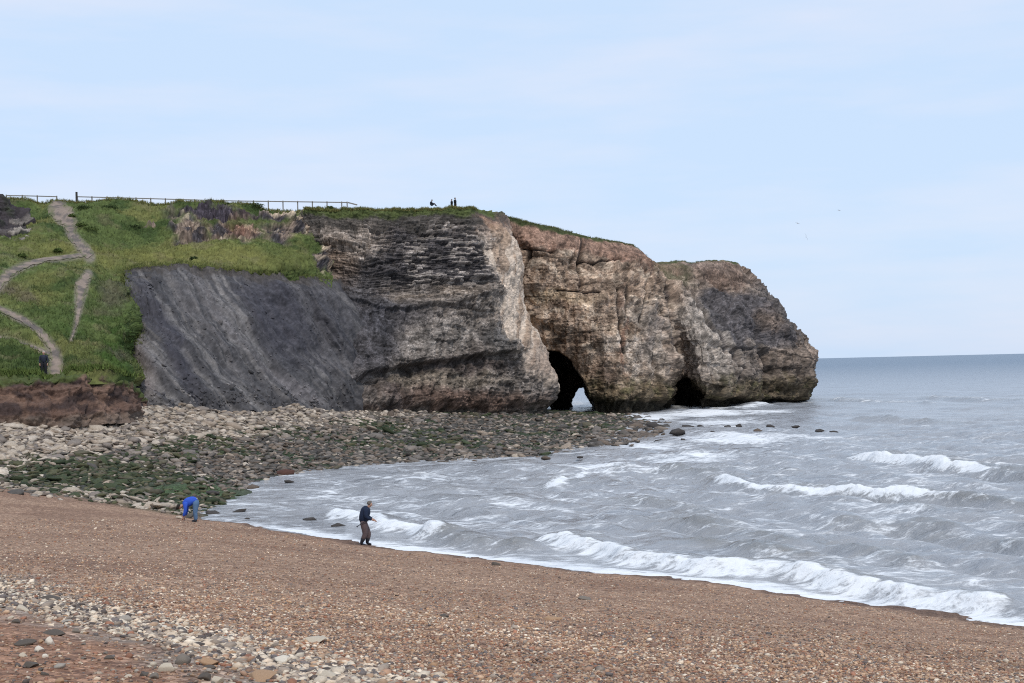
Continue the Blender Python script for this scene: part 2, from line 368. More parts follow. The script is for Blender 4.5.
gcol = lerp(np.broadcast_to(lin(86, 101, 55), P.shape), lin(108, 113, 64), sstep(-.2, .6, fbm(P, 4, .13, .6)))
gcol = lerp(gcol, lin(58, 76, 40), .8 * sstep(.05, .6, fbm(P, 4, .22, .6, off=30)))
gcol = lerp(gcol, lin(58, 84, 36), .8 * blob(wx, wy, 95, 350, 60, 45, soft=.7) * sstep(-.3, .3, fbm(P, 3, .2, off=12)))
gcol = lerp(gcol, lin(116, 118, 64), .75 * blob(wx, wy, 150, 256, 170, 12, 4, .7))
gcol = lerp(gcol, lin(120, 114, 84), .35 * sstep(.25, .6, fbm(P, 3, .35, off=70)))
for a, k in (((12, 290, 16, 9, 0), .6), ((30, 300, 12, 5, 0), .5), ((112, 295, 16, 16, 0), .5), ((110, 358, 18, 6, 0), .45), ((140, 262, 30, 3, 10), .3)):
    gcol = lerp(gcol, lin(98, 86, 80), k * blob(wx, wy, *a, soft=.8))
cr_c = lerp(np.broadcast_to(lin(128, 112, 100), P.shape), lin(70, 66, 68), sstep(-.2, .3, fbm(P, 3, .6)))
cr_c = lerp(cr_c, lin(184, 166, 144), sstep(.45, .8, bv) * sstep(-.1, .3, fbm(P, 2, .3, off=8)))
cr_c = lerp(cr_c, lin(66, 60, 66), blob(wx, wy, 215, 214, 55, 8, 4, .5))
cr_c = lerp(cr_c, lin(132, 96, 78), blob(wx, wy, 240, 232, 16, 14, soft=.6) * .6)
gcol = gcol * np.array([.93, .86, .95])
gcol = grain(lerp(gcol, cr_c, crag), P, .1 + .3 * crag, 4)
gcol = lerp(gcol, lin(126, 114, 108), pathc * .7)
build('hillside', P, grid_faces(NVH, NUH), M_turf, gcol, kind='structure')
_hux = HPX[0]
def hill_at(px, py):
    px, py = np.asarray(px, float), np.asarray(py, float); sh = px.shape; px, py = px.ravel(), py.ravel()
    i = np.clip(np.interp(px, _hux, np.arange(NUH)), 0, NUH - 1.001); i0 = i.astype(int); fi = (i - i0)[:, None]
    out = np.zeros((px.size, 3))
    for k in range(px.size):
        col = HPY[:, i0[k]]; j = np.clip(np.interp(-py[k], -col, np.arange(NVH)), 0, NVH - 1.001); j0 = int(j); fj = j - j0
        a = HP[j0, i0[k]] * (1 - fi[k]) + HP[j0, i0[k] + 1] * fi[k]; b_ = HP[j0 + 1, i0[k]] * (1 - fi[k]) + HP[j0 + 1, i0[k] + 1] * fi[k]
        out[k] = a * (1 - fj) + b_ * fj
    return out.reshape(sh + (3,))
for (pts, wd) in h_paths:
    pts = np.array(pts, float); K = len(pts); t = np.linspace(0, 1, 70); kk = np.linspace(0, 1, K)
    c = catmull(t, kk, pts); w_ = np.interp(t, kk, wd) * (1 + .25 * perlin(np.stack([t * 12, t * 0 + pts[0, 0], t * 0], -1)))
    tg = np.gradient(c, axis=0); nn = np.stack([-tg[:, 1], tg[:, 0]], -1); nn /= np.linalg.norm(nn, axis=1, keepdims=True)
    s_ = np.linspace(-.5, .5, 9)
    jit = .26 * perlin(np.stack(np.broadcast_arrays(t[:, None] * 30, s_[None] * 3, 5.0 + pts[0, 1]), -1))
    q = c[:, None] + nn[:, None] * (w_[:, None] * (s_[None] + jit))[..., None]
    q[..., 1] = np.minimum(q[..., 1], 380.5); q[..., 1] = np.maximum(q[..., 1], 200)
    V = hill_at(q[..., 0], q[..., 1]); nrm = face_camera(V, grid_normals(V)); V = V + nrm * .035 + np.array([0, 0, .02])
    pc = lerp(np.broadcast_to(lin(138, 122, 110), V.shape), lin(98, 90, 84), sstep(-.2, .4, fbm(V, 4, .6, .7)))
    pc = lerp(pc, lin(92, 96, 60), .7 * sstep(.25, .5, np.abs(s_)[None] + .25 * fbm(V, 3, .9)))
    build('path', V, grid_faces(70, 9), M_path, pc, kind='structure')

# ------------------------------------------------------------------ low red bank at the foot of the hillside
ctrl = []
for x, yt, yb, dt in [(-90, 383, 421, 96.3), (0, 381, 417, 97.8), (60, 378, 414, 99.8), (100, 377, 411, 102.8), (120, 380, 410, 106), (130, 388, 409, 109), (138, 397, 409, 113), (148, 406, 410, 119)]:
    ctrl.append([(x + 4, yb + 14, dt - 2.6), (x + 3, yb, dt - 2.2), (x + 2, (yb * 2 + yt) / 3, dt - 1.3), (x, (yb + yt * 2) / 3, dt - .9), (x, yt, dt - .55), (x, yt - 1.0, dt + 1.2)])
g = grid_from(ctrl, 320, 56); P = at_depth(g[..., 0], g[..., 1], g[..., 2]); n_ = face_camera(P, grid_normals(P))
bv, be = bricks(P[..., 0], P[..., 2] + fbm(P, 2, .3) * .3, 1.2, .35)
P = P + n_ * (fbm(P, 5, .5, .6) * .7 + bv * .22)[..., None]
v_ = np.linspace(0, 1, 56)[:, None] * np.ones((1, 320))
c = lerp(np.broadcast_to(lin(104, 82, 71), P.shape), lin(68, 55, 51), sstep(-.1, .35, fbm(P * np.array([1, 1, 3]), 4, .4)))
c = lerp(c, lin(126, 100, 84), sstep(.2, .5, fbm(P, 3, .5, off=21)) * .6)
c = lerp(c, lin(76, 84, 46), sstep(.86, .97, v_ + fbm(P, 2, .7) * .12))
c = lerp(c, lin(118, 104, 92), sstep(.34, .2, v_) * .6)
build('earth_bank', P, grid_faces(56, 320), M_soil, c, kind='structure')

# ------------------------------------------------------------------ dark shale scree under the terrace
ctrl = []
for base, m1, m2, top in [((130, 418, 115), (131, 370, 120.5), (128, 320, 127), (126, 270, 137.5)), ((154, 418, 116), (148, 366, 121), (142, 318, 128), (140, 265, 138)),
                          ((195, 417, 120), (188, 362, 126), (181, 313, 132), (178, 265, 141)), ((240, 416, 127), (236, 360, 133), (230, 312, 138), (228, 270, 145)),
                          ((300, 415, 137), (295, 358, 142), (292, 312, 146), (288, 276, 150)), ((352, 416, 148.5), (342, 356, 152), (338, 312, 155.5), (332, 278, 159)),
                          ((410, 416, 166), (400, 356, 170), (398, 312, 174), (395, 279, 178))]:
    ctrl.append([base, m1, m2, top])
g = grid_from(ctrl, 420, 230); SX, SY = g[..., 0], g[..., 1]
_r = fbm(np.stack([SY * .05, SX * .05, 0 * SX], -1), 4, 1.0, .6); _q = fbm(np.stack([SX * .06, SY * .06, 0 * SX + 9], -1), 4, 1.0, .6)
SX = SX + (_r * 4 + np.interp(SY, [262, 300, 318, 332, 346, 362, 386, 405], [1, 1, 6, 12, 3, -4, -4, 1])) * sstep(185, 130, SX); SY = SY + (_q * 4.5 + 2.0 * fbm(np.stack([SX * .2, SY * .05, 0 * SX + 2], -1), 3)) * sstep(290, 268, SY)
P = at_depth(SX, SY, g[..., 2]); n_ = face_camera(P, grid_normals(P))
v_ = np.linspace(0, 1, 230)[:, None]; u_ = np.linspace(0, 1, 420)[None]
run = SX - .62 * (405 - SY) * -1                      # streaks run down to the right
st = np.stack([(SX - (SY - 265) * .45 - ((SY - 265) / 140) ** 2 * 40) * .055, SY * .005, 0 * SX], -1)
streak = fbm(st, 5, .75, .62)
gul = ridged(np.stack([(SX - (SY - 265) * .45 - ((SY - 265) / 140) ** 2 * 40) * .035, SY * .003, 0 * SX], -1), 3, 1.0, off=3)
vv = 1 - np.linspace(0, 1, 230)[:, None]; ends = sstep(0, .14, vv)
P = P + n_ * ends[..., None] * (streak * .24 + gul * .32 + fbm(P, 4, .22, .5) * .7 + np.abs(fbm(P, 3, 1.1)) * .1)[..., None]
gully = blob(SX + fbm(P, 3, .2) * 8, SY, 300, 330, 26, 75, -22, .8)
P = P + np.array([0, 1, 0]) * (gully * 3.0)[..., None]
wx, wy = SX + fbm(P, 3, .2) * 10, SY + fbm(P, 3, .2, off=20) * 6
c = lerp(np.broadcast_to(lin(98, 94, 92), P.shape), lin(72, 69, 68), sstep(-.1, .4, streak))
c = lerp(c, lin(52, 51, 55), .6 * sstep(.1, .7, gul))
c = lerp(c, lin(118, 113, 110), sstep(-.05, .5, fbm(st, 5, 1.1, .65, off=33)) * .7)
c = lerp(c, lin(122, 116, 112), .5 * sstep(.1, .6, fbm(st * np.array([3.2, 2.5, 1]), 4, 1.0, .6, off=51)))
c = lerp(c, lin(58, 57, 60), .5 * sstep(.15, .6, fbm(st * np.array([3.0, 2.2, 1]), 4, 1.0, .6, off=81)))
c = lerp(c, lin(104, 99, 98), .75 * blob(wx, wy, 222, 335, 22, 95, -33, .8) * sstep(-.5, .2, streak))
c = lerp(c, lin(112, 106, 106), .8 * blob(wx, wy, 290, 385, 8, 40, -55, .8))
c = lerp(c, lin(62, 60, 66), .9 * blob(wx, wy, 275, 315, 26, 60, -30, .6))
c = lerp(c, lin(70, 68, 72), .7 * blob(wx, wy, 325, 320, 30, 60, -10, .6))
c = lerp(c, lin(60, 58, 64), .85 * blob(wx, wy, 168, 345, 12, 75, -30, .6))
c = lerp(c, lin(116, 107, 104), .85 * blob(wx, wy, 140, 372, 15, 32, -14, .6))
c = lerp(c, lin(72, 66, 62), .8 * sstep(.9, .98, v_ + fbm(P, 3, .4) * .09))
c = grain(c * (1 + .3 * fbm(P, 3, 1.6, .7))[..., None], P, .13, 3)
build('scree', P, grid_faces(230, 420), M_scree, c, kind='structure')
SCREE = (P, c)

# ------------------------------------------------------------------ main cliff with the pale buttress
cols = [
    [(285, 414, 141), (288, 385, 146), (291, 350, 152), (294, 310, 158), (298, 270, 162), (301, 235, 164), (303, 211, 166)],
    [(330, 414, 147), (330, 386, 149), (328, 352, 153), (325, 312, 158), (324, 272, 162), (323, 238, 163), (323, 213, 165)],
    [(370, 416, 151), (368, 386, 153), (365, 354, 155), (362, 314, 159), (358, 274, 161), (354, 240, 163), (352, 211, 165)],
    [(430, 420, 157.5), (428, 388, 159), (422, 352, 160), (416, 314, 162), (410, 276, 164), (404, 240, 165), (402, 209, 167)],
    [(480, 421, 163), (476, 388, 164), (468, 350, 165), (458, 312, 166), (452, 274, 167), (448, 240, 168), (446, 209, 170)],
    [(518, 421, 167), (515, 388, 168), (508, 350, 168), (498, 312, 169), (486, 274, 170), (480, 240, 170.5), (474, 208, 172)],
    [(545, 420, 173), (544, 386, 174), (529, 350, 174), (510, 312, 174), (504, 278, 174), (500, 242, 174.5), (488, 208.5, 176)],
    [(557, 419, 181), (558, 386, 182), (544, 351, 182), (524, 312, 181), (519, 280, 180), (518, 244, 180), (500, 210, 181)],
    [(552, 418, 200), (552, 388, 200), (538, 352, 200), (518, 312, 200), (513, 280, 199), (511, 246, 198), (499, 213, 197)],
]
NU, NV = 620, 420
g = grid_from(cols, NU, NV); CX, CY = g[..., 0], g[..., 1]; P = at_depth(CX, CY, g[..., 2]); n_ = face_camera(P, grid_normals(P))
n_[:, -60:] = n_[:, -61:-60]
arc = (CX - 285) / F * 165 * 1.45
v_ = np.repeat(np.linspace(0, 1, NV)[:, None], NU, 1)
b_but, _ = bricks(P[..., 0] * 1.4, P[..., 2] + fbm(P, 2, .3) * .4, 3.0, 1.1, 6)
but = sstep(-8, 10, CX - np.interp(CY, [205, 220, 240, 272, 300, 330, 350, 375, 385, 420], [470, 480, 482, 488, 494, 505, 517, 540, 556, 590]) + fbm(P, 4, .3, .65) * 9 + (b_but - .5) * 8)
zz = P[..., 2] + fbm(P, 2, .04) * .9 + .03 * P[..., 0]
thin = blob(CX, CY, 420, 255, 110, 48, 0, .5)
b1, e1 = bricks(arc + fbm(P, 2, .5) * .4, zz, 2.6, .55); b2, e2 = bricks(arc + fbm(P, 2, .7, off=5) * .5, zz, 1.1, .28, 2); b3, e3 = bricks(arc, zz + fbm(P, 2, .2) * .6, 5.0, 1.9, 4)
bed = np.stack([arc * .12, zz * 1.5, 0 * zz], -1); bedn = fbm(bed, 4, 1.0, .6)
disp = fbm(P, 3, .09, .5) * 1.3 + fbm(P, 4, .5, .6) * .3
disp += (1 - but) * ((b3 - .5) * .6 + (b1 - .5) * .4 * (.35 + .65 * thin) + fbm(P, 4, .8, .65) * .35 * (1 - thin) + (b2 - .5) * .22 * (.4 + thin) + bedn * .22 * (.35 + thin))
disp -= (1 - but) * .22 * np.exp(-np.minimum(e2, e1) / .06) * 1.4 * thin
disp += but * (fbm(np.stack([arc * .6, zz * .12, 0 * zz], -1), 4, 1.0, .55) * .4 + fbm(P, 3, 1.0, .6) * .1)
darkbase = sstep(372, 330, CX) * sstep(268, 300, CY); disp *= 1 - .5 * darkbase
# overhanging beds, the ledge above the wave-cut notch, and the notch
ledge1 = np.interp(CX, [330, 400, 470, 530], [386, 366, 357, 352]) + fbm(P, 2, .2) * 4
disp += (1 - but) * (.9 * sstep(3, -1, CY - ledge1) * sstep(-40, -2, CY - ledge1) - .35 * sstep(0, 6, CY - ledge1))
ledge2 = np.interp(CX, [310, 400, 420, 500], [284, 312, 306, 296]) + fbm(P, 2, .2, off=4) * 5
disp += (1 - but) * (.55 * sstep(2, -1, CY - ledge2) * sstep(-14, -1, CY - ledge2))
ledge3 = np.interp(CX, [310, 350, 400, 500], [245, 242, 278, 283]) + fbm(P, 2, .2, off=14) * 5
disp += (1 - but) * (.5 * sstep(2, -1, CY - ledge3) * sstep(-10, -1, CY - ledge3))
disp -= (1 - but * .3) * 1.6 * sstep(396, 410, CY)
P = P + n_ * disp[..., None]
w1, w2 = CX + fbm(P, 3, .25) * 9, CY + fbm(P, 3, .25, off=50) * 6
c = np.broadcast_to(lin(124, 114, 106), P.shape).copy()
lam = sstep(-.25, .35, bedn)
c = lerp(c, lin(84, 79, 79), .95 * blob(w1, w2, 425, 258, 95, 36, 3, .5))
c = lerp(c, lin(178, 166, 156), .9 * sstep(.5, .75, b2) * sstep(-.25, .2, fbm(P, 2, .25, off=3)) * thin)
c = lerp(c, lin(176, 160, 146), .85 * blob(w1, w2, 352, 232, 36, 24, 15, .5) * (.45 + .55 * sstep(.3, .6, b1)))
c = lerp(c, lin(142, 118, 98), .6 * blob(w1, w2, 335, 265, 22, 26, 0, .6))
c = lerp(c, lin(138, 122, 106), .6 * blob(w1, w2, 430, 294, 80, 10, -3, .6) * (.4 + .6 * lam))
c = lerp(c, lin(150, 138, 128), .7 * blob(w1, w2, 495, 305, 34, 22, -10, .7))
c = lerp(c, lin(84, 81, 84), .7 * blob(w1, w2, 390, 318, 42, 14, -4, .6))
c = lerp(c, lin(160, 150, 141), .75 * blob(w1, w2, 440, 338, 46, 20, -14, .6) * (.5 + .5 * sstep(-.3, .3, fbm(P, 4, .8, .7))))
c = lerp(c, lin(84, 84, 84), .6 * blob(w1, w2, 500, 338, 26, 14, -4, .6))
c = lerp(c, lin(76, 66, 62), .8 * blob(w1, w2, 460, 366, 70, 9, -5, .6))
c = lerp(c, lin(144, 130, 114), .75 * blob(w1, w2, 440, 380, 70, 8, -3, .6))
c = lerp(c, lin(108, 84, 71), .8 * blob(w1, w2, 470, 398, 95, 12, 3, .6))
c = lerp(c, lin(84, 82, 88), .8 * sstep(350, 325, w1) * sstep(275, 300, w2))
c = lerp(c, lin(94, 68, 58), .6 * blob(w1, w2, 360, 408, 70, 6, 3, .6))
bc = lerp(np.broadcast_to(lin(196, 178, 160), P.shape), lin(142, 112, 94), sstep(250, 215, w2 + fbm(P, 3, .5) * 8))
bc = lerp(bc, lin(150, 124, 102), .7 * sstep(.05, .4, fbm(np.stack([arc * .6, zz * .12, 0 * zz], -1), 4, 1.0, .6)))
bc = lerp(bc, lin(142, 122, 108), .8 * blob(w1, w2, 545, 362, 24, 16, 45, .7))
bc = lerp(bc, lin(110, 92, 68), .8 * sstep(378, 396, w2))
c = lerp(c, bc, but)
c = lerp(c, lin(52, 52, 44), .75 * sstep(402, 411, w2))
c = lerp(c, lin(78, 76, 80), .85 * blob(w1, w2, 355, 330, 48, 62, 0, .5))
c = lerp(c, lin(70, 62, 60), .7 * blob(w1, w2, 395, 395, 8, 30, -28, .7))
mott = fbm(P * np.array([1, 1, 1.5]), 5, .55, .7, off=61)
c = c * (1 + (1 - but) * (((b2 - .5) * .55 + (b1 - .5) * .45) * (.2 + .8 * thin) + mott * .55 * (1 - .6 * thin)) * (1 - .6 * darkbase))[..., None]
c = c * (.9 + .32 * (lam - .5) * (1 - but) * (.35 + .65 * thin) + .1 * but)[..., None]
c = lerp(c, c * .5, (1 - but) * np.exp(-np.minimum(e2, e1) / .05) * .8 * thin)
jl = sstep(.9, 1.25, ridged(np.stack([arc * .45, zz * .3, P[..., 1] * .2], -1), 3, 1.0, off=71)) * (1 - but) * (1 - .6 * thin)
c = lerp(c, c * .58, jl); c = grain(c, P, .26 - .1 * but, 1)
gr = sstep(.958, .982, v_ + fbm(P, 3, .5) * .02 - .004 * but) * sstep(503, 496, CX)
soil = sstep(.90, .93, v_ + fbm(P, 3, .4) * .04 - .03 * but)
c = lerp(c, lin(66, 62, 58), soil * .8); c = lerp(c, lin(80, 88, 50), gr)
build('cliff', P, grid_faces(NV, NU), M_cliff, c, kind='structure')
C_TOP = P[-1]

# ------------------------------------------------------------------ headland with the sea arch and the second cave
cols = [
    [(533, 418, 204), (535, 385, 204), (525, 350, 203), (512, 315, 202), (508, 285, 200), (505, 250, 199), (500, 214, 200)],
    [(549, 418, 200), (549, 385, 199), (545, 352, 198), (540, 315, 197), (538, 285, 196), (536, 253, 196), (534, 224, 198)],
    [(596, 417, 196), (596, 386, 196), (590, 353, 197), (583, 318, 197), (580, 285, 198), (578, 256, 199), (575, 233, 202)],
    [(633, 416, 197), (632, 386, 197), (630, 352, 198), (625, 316, 199), (622, 285, 200), (616, 258, 203), (612, 241, 207)],
    [(666, 415, 201), (668, 386, 200), (668, 350, 201), (662, 314, 203), (655, 282, 206), (645, 260, 209), (632, 246, 213)],
    [(684, 414, 212), (684, 386, 211), (682, 352, 210), (676, 318, 210), (668, 286, 213), (658, 266, 216), (646, 254, 220)],
    [(706, 413, 207), (706, 385, 206), (702, 350, 207), (694, 318, 211), (682, 290, 216), (672, 272, 219), (660, 261.5, 224)],
    [(738, 411, 212), (738, 382, 211), (735, 348, 213), (722, 318, 217), (708, 292, 221), (700, 272, 225), (693, 261, 230)],
    [(764, 409, 223), (766, 382, 221), (764, 348, 223), (757, 322, 225), (745, 295, 228), (735, 275, 231), (722, 261, 236)],
    [(794, 408, 228), (797, 382, 227), (795, 352, 229), (787, 330, 232), (770, 303, 235), (752, 278, 238), (735, 262, 241)],
    [(806, 408, 236), (814, 381, 238), (816, 354, 240), (804, 339, 241), (781, 313, 243), (760, 287, 245), (740, 265.5, 246)],
    [(790, 406, 262), (800, 381, 262), (800, 354, 262), (788, 339, 262), (768, 314, 262), (748, 290, 262), (730, 268, 260)],
]
NU, NV = 720, 460
g = grid_from(cols, NU, NV); DX, DY = g[..., 0], g[..., 1]; P = at_depth(DX, DY, g[..., 2]); n_ = face_camera(P, grid_normals(P))
n_[:, -50:] = n_[:, -51:-50]
arc = (DX - 500) / F * 205 * 1.15; zz = P[..., 2] + fbm(P, 2, .05) * 1.2
v_ = np.repeat(np.linspace(0, 1, NV)[:, None], NU, 1)
b1, e1 = bricks(arc + fbm(P, 2, .3) * .8, zz, 3.0, 1.7); b2, e2 = bricks(arc + fbm(P, 2, .7, off=5) * .5, zz + fbm(P, 2, .5) * .3, 1.5, .6, 2); b3, e3 = bricks(arc, zz, 4.0, .7, 3)
right = sstep(690, 735, DX)
disp = fbm(P, 4, .12, .55) * 1.3 + fbm(P, 4, .6, .62) * .5 + (b1 - .5) * .55 + (b2 - .5) * .15
col_n = ridged(np.stack([arc * .22, zz * .035, 0 * zz], -1), 3, 1.0)
disp -= .25 * np.exp(-e1 / .1) * sstep(-.2, .3, fbm(P, 2, .2, off=31))
disp += -.5 * sstep(.75, 1.3, col_n) * sstep(.8, .5, v_) * (1 - right * .4)       # vertical joints
def crack(pts, w, depth):
    global disp
    d_, _, _ = line_dist(DX + fbm(P, 3, .6) * 1.5, DY, pts); k = np.exp(-(d_ / w) ** 2); disp = disp - depth * k; return k
ck = crack([(583, 238), (583, 258), (582, 288)], 1.6, 1.2)
ck = np.maximum(ck, crack([(619, 288), (621, 310), (622, 333), (624, 352)], 1.5, 1.0))
ck = np.maximum(ck, crack([(629, 286), (628, 310)], 1.3, .7))
ck = np.maximum(ck, crack([(650, 280), (646, 300), (644, 318)], 1.6, .9))
ck = np.maximum(ck, crack([(668, 282), (671, 305), (674, 330), (678, 352)], 2.4, 1.3))
ck = np.maximum(ck, crack([(529, 250), (525, 268), (522, 290)], 2.0, 1.6))
ck = np.maximum(ck, crack([(694, 298), (708, 318), (720, 333), (730, 350)], 2.2, 1.2))
ck = np.maximum(ck, crack([(735, 350), (742, 370), (737, 395)], 2.0, 1.4))
ck = np.maximum(ck, crack([(764, 352), (768, 372), (761, 400)], 2.4, 1.6))
bedl = np.maximum(crack([(520, 249), (553, 251)], .9, .7), crack([(585, 258), (620, 257)], .9, .7))
bedl = np.maximum(bedl, crack([(560, 290), (600, 291)], .9, .5))
# wave-cut overhang at the foot
notch = sstep(382, 398, DY + fbm(P, 3, .4) * 4)
disp -= 1.5 * sstep(394, 408, DY + fbm(P, 2, .3) * 3) * (1 + right)
b4, e4 = bricks(arc * .8 + fbm(P, 2, .15), zz + arc * .25, 5.0, 3.2, 8); disp += right * (b4 - .5) * 1.3
disp *= (1 - .1 * right) * (1 - .75 * sstep(.86, .99, v_))
disp += .9 * sstep(345, 360, DY) * sstep(392, 378, DY) * sstep(765, 780, DX)      # the nose of the point
P = P + n_ * disp[..., None]
# caves: the wall is carried inwards behind the mouth
wx, wy = DX + fbm(P, 3, .35, off=2) * 2.5, DY + fbm(P, 3, .35, off=7) * 2.5
arch = [(536, 425), (536, 352), (548, 350), (560, 352), (571, 361), (580, 374), (587, 386), (592, 398), (597, 412), (598, 425)]
s1 = poly_sd(wx, wy, arch)
cave2 = [(677, 425), (678, 396), (681, 382), (686, 375), (691, 380), (697, 387), (704, 394), (711, 401), (714, 425)]
s2 = poly_sd(wx, wy, cave2)
toward = P - np.array([0, 0, CAM_Z]); toward /= toward[..., 1:2]
shade_arch = sstep(-20, 0, s1) * sstep(570, 590, DX)
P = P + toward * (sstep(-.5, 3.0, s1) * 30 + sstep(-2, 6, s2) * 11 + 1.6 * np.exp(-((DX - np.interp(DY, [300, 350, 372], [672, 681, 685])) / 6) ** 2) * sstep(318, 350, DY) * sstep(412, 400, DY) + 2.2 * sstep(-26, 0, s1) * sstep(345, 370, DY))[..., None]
tc_z = s1
hole_poly = [(563, 425), (570, 404), (575, 394), (580, 388), (584, 387.5), (587, 396), (592, 412), (593, 425)]
hole = in_poly(DX + fbm(P, 2, .4) * 1.0, DY, hole_poly)
# colour
w1, w2 = DX + fbm(P, 3, .2) * 9, DY + fbm(P, 3, .2, off=50) * 7
c = np.broadcast_to(lin(160, 138, 119), P.shape).copy()
c = lerp(c, lin(122, 102, 86), sstep(-.1, .45, fbm(P, 4, .25, .6)))
c = lerp(c, lin(192, 172, 151), .7 * sstep(.1, .45, fbm(P * np.array([1, 1, 1.6]), 4, .3, .6, off=11)))
topc = np.interp(DX, [500, 560, 600, 640, 680], [250, 252, 256, 268, 270])
c = lerp(c, lin(138, 109, 93), .9 * sstep(3, -3, w2 - topc))
c = lerp(c, lin(178, 156, 128), .55 * blob(w1, w2, 560, 296, 45, 8, 0, .6))
c = lerp(c, lin(182, 168, 154), .8 * blob(w1, w2, 638, 345, 38, 52, 0, .6) * sstep(-.5, .2, fbm(P, 3, .3, off=77)))
c = lerp(c, lin(136, 100, 82), .75 * blob(w1 + fbm(P, 3, .7) * 3, w2, 626, 338, 2.6, 52, -3, 1.0))
c = lerp(c, lin(112, 104, 100), .65 * blob(w1, w2, 655, 330, 9, 30, 0, .8))
c = lerp(c, lin(112, 96, 82), .6 * blob(w1, w2, 560, 335, 34, 14, 25, .7))
c = lerp(c, lin(104, 86, 74), .8 * blob(w1, w2, 602, 380, 14, 32, -12, .7))
c = lerp(c, lin(130, 115, 104), .75 * sstep(665, 690, w1))
c = lerp(c, lin(166, 155, 144), .85 * blob(w1, w2, 710, 345, 24, 56, -22, .5))
slab = sstep(-4, 3, poly_sd(DX + fbm(P, 3, .3) * 6, DY + fbm(P, 3, .3, off=50) * 5, [(700, 293), (716, 286), (745, 290), (770, 302), (790, 330), (802, 348), (775, 350), (748, 353), (730, 346), (714, 322)]))
c = lerp(c, lin(80, 77, 79), .9 * slab)
c = lerp(c, lin(90, 85, 83), .9 * sstep(742, 770, w1) * (1 - slab) * sstep(345, 330, w2))
c = lerp(c, lin(136, 116, 100), .6 * blob(w1, w2, 768, 320, 14, 10, 40, .7))
c = lerp(c, lin(112, 92, 80), .8 * blob(w1, w2, 720, 276, 36, 12, 10, .6))
c = lerp(c, lin(112, 102, 94), .8 * blob(w1, w2, 748, 372, 18, 28, 0, .6))
c = lerp(c, lin(104, 92, 82), .9 * blob(w1, w2, 790, 372, 30, 28, 0, .5)); c = c * (1 + .45 * (b3 - .5) * sstep(760, 775, DX))[..., None]
c = lerp(c, lin(150, 136, 124), .7 * blob(w1, w2, 757, 350, 16, 4, 10, .6))
c = lerp(c, lin(62, 58, 60), .75 * sstep(.45, .9, ck)); c = lerp(c, lin(56, 50, 50), .8 * sstep(.3, .8, bedl))
weed = sstep(372, 388, w2 + fbm(P, 3, .5) * 6)
c = lerp(c, lin(92, 80, 60), .8 * weed); c = lerp(c, lin(84, 82, 50), .5 * weed * sstep(0, .4, fbm(P, 3, .5, off=8)))
c = lerp(c, lin(46, 44, 38), .85 * sstep(396, 406, w2 + fbm(P, 3, .5) * 3))
c = lerp(c, lin(66, 60, 55), sstep(0, 4, np.maximum(s1, s2)) * .6)  # shade inside the arch and second cave, darkened into the rock colour
c = c * (1 + .5 * fbm(P, 5, .7, .7, off=61) + .22 * (b2 - .5))[..., None]
jl = sstep(.95, 1.3, ridged(np.stack([arc * .4, zz * .22, P[..., 1] * .2], -1), 3, 1.0, off=71))
c = lerp(c, c * .58, jl); c = grain(c, P, .24, 2)
lip = sstep(.977, .99, v_ + fbm(P, 3, .3) * .02) * sstep(760, 735, DX)
bare = blob(DX, DY, 640, 250, 30, 8, 20, .5) + blob(DX, DY, 708, 262, 18, 6, 0, .5)
c = lerp(c, lin(70, 76, 46), lip * (1 - .85 * np.clip(bare, 0, 1)))
c = lerp(c, lin(78, 82, 52), .55 * blob(w1, w2, 672, 270, 20, 8, 30, .7))
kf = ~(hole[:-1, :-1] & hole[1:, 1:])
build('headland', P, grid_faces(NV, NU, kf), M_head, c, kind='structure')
D_TOP = P[-1]

# ------------------------------------------------------------------ plateau behind the edges
def cap(edge, rows, name):
    V = [edge]
    for dx, dy, dz in rows: V.append(edge + np.array([dx, dy, dz]))
    V = np.array(V); V[1:] += (fbm(V[1:], 3, .3) * .25)[..., None] * np.array([0, 0, 1])
    V[1:-1, :, 2] = np.maximum(V[1:-1, :, 2], V[0, :, 2] - .3)
    cc = lerp(np.broadcast_to(lin(84, 94, 52), V.shape), lin(112, 110, 64), sstep(-.2, .4, fbm(V, 3, .3)))
    return build(name, V, grid_faces(len(V), edge.shape[0]), M_turf, cc, kind='structure')
sel = C_TOP[:590]
cap(sel[::2], [(0, 1.2, .25), (0, 5, .3), (0, 25, .2), (0, 60, -.5), (0, 110, -2)], 'clifftop')
cap(HP[-1][::2], [(0, 1.5, .2), (0, 5, .2), (0, 25, .1), (0, 60, -.5), (0, 110, -2)], 'clifftop')
m = D_TOP[:690:2].copy()
Vd = [m, m + np.array([0, 1.5, .1]), m + np.array([0, 9, -.4]), m + np.array([0, 18, -1.5])]
Vd = np.array(Vd); Vd[3, :, 2] = np.minimum(Vd[3, :, 2], 22)
cc = lerp(np.broadcast_to(lin(84, 94, 52), Vd.shape), lin(112, 110, 64), sstep(-.2, .4, fbm(Vd, 3, .3)))
build('headland_top', Vd, grid_faces(4, m.shape[0]), M_turf, cc, kind='structure')

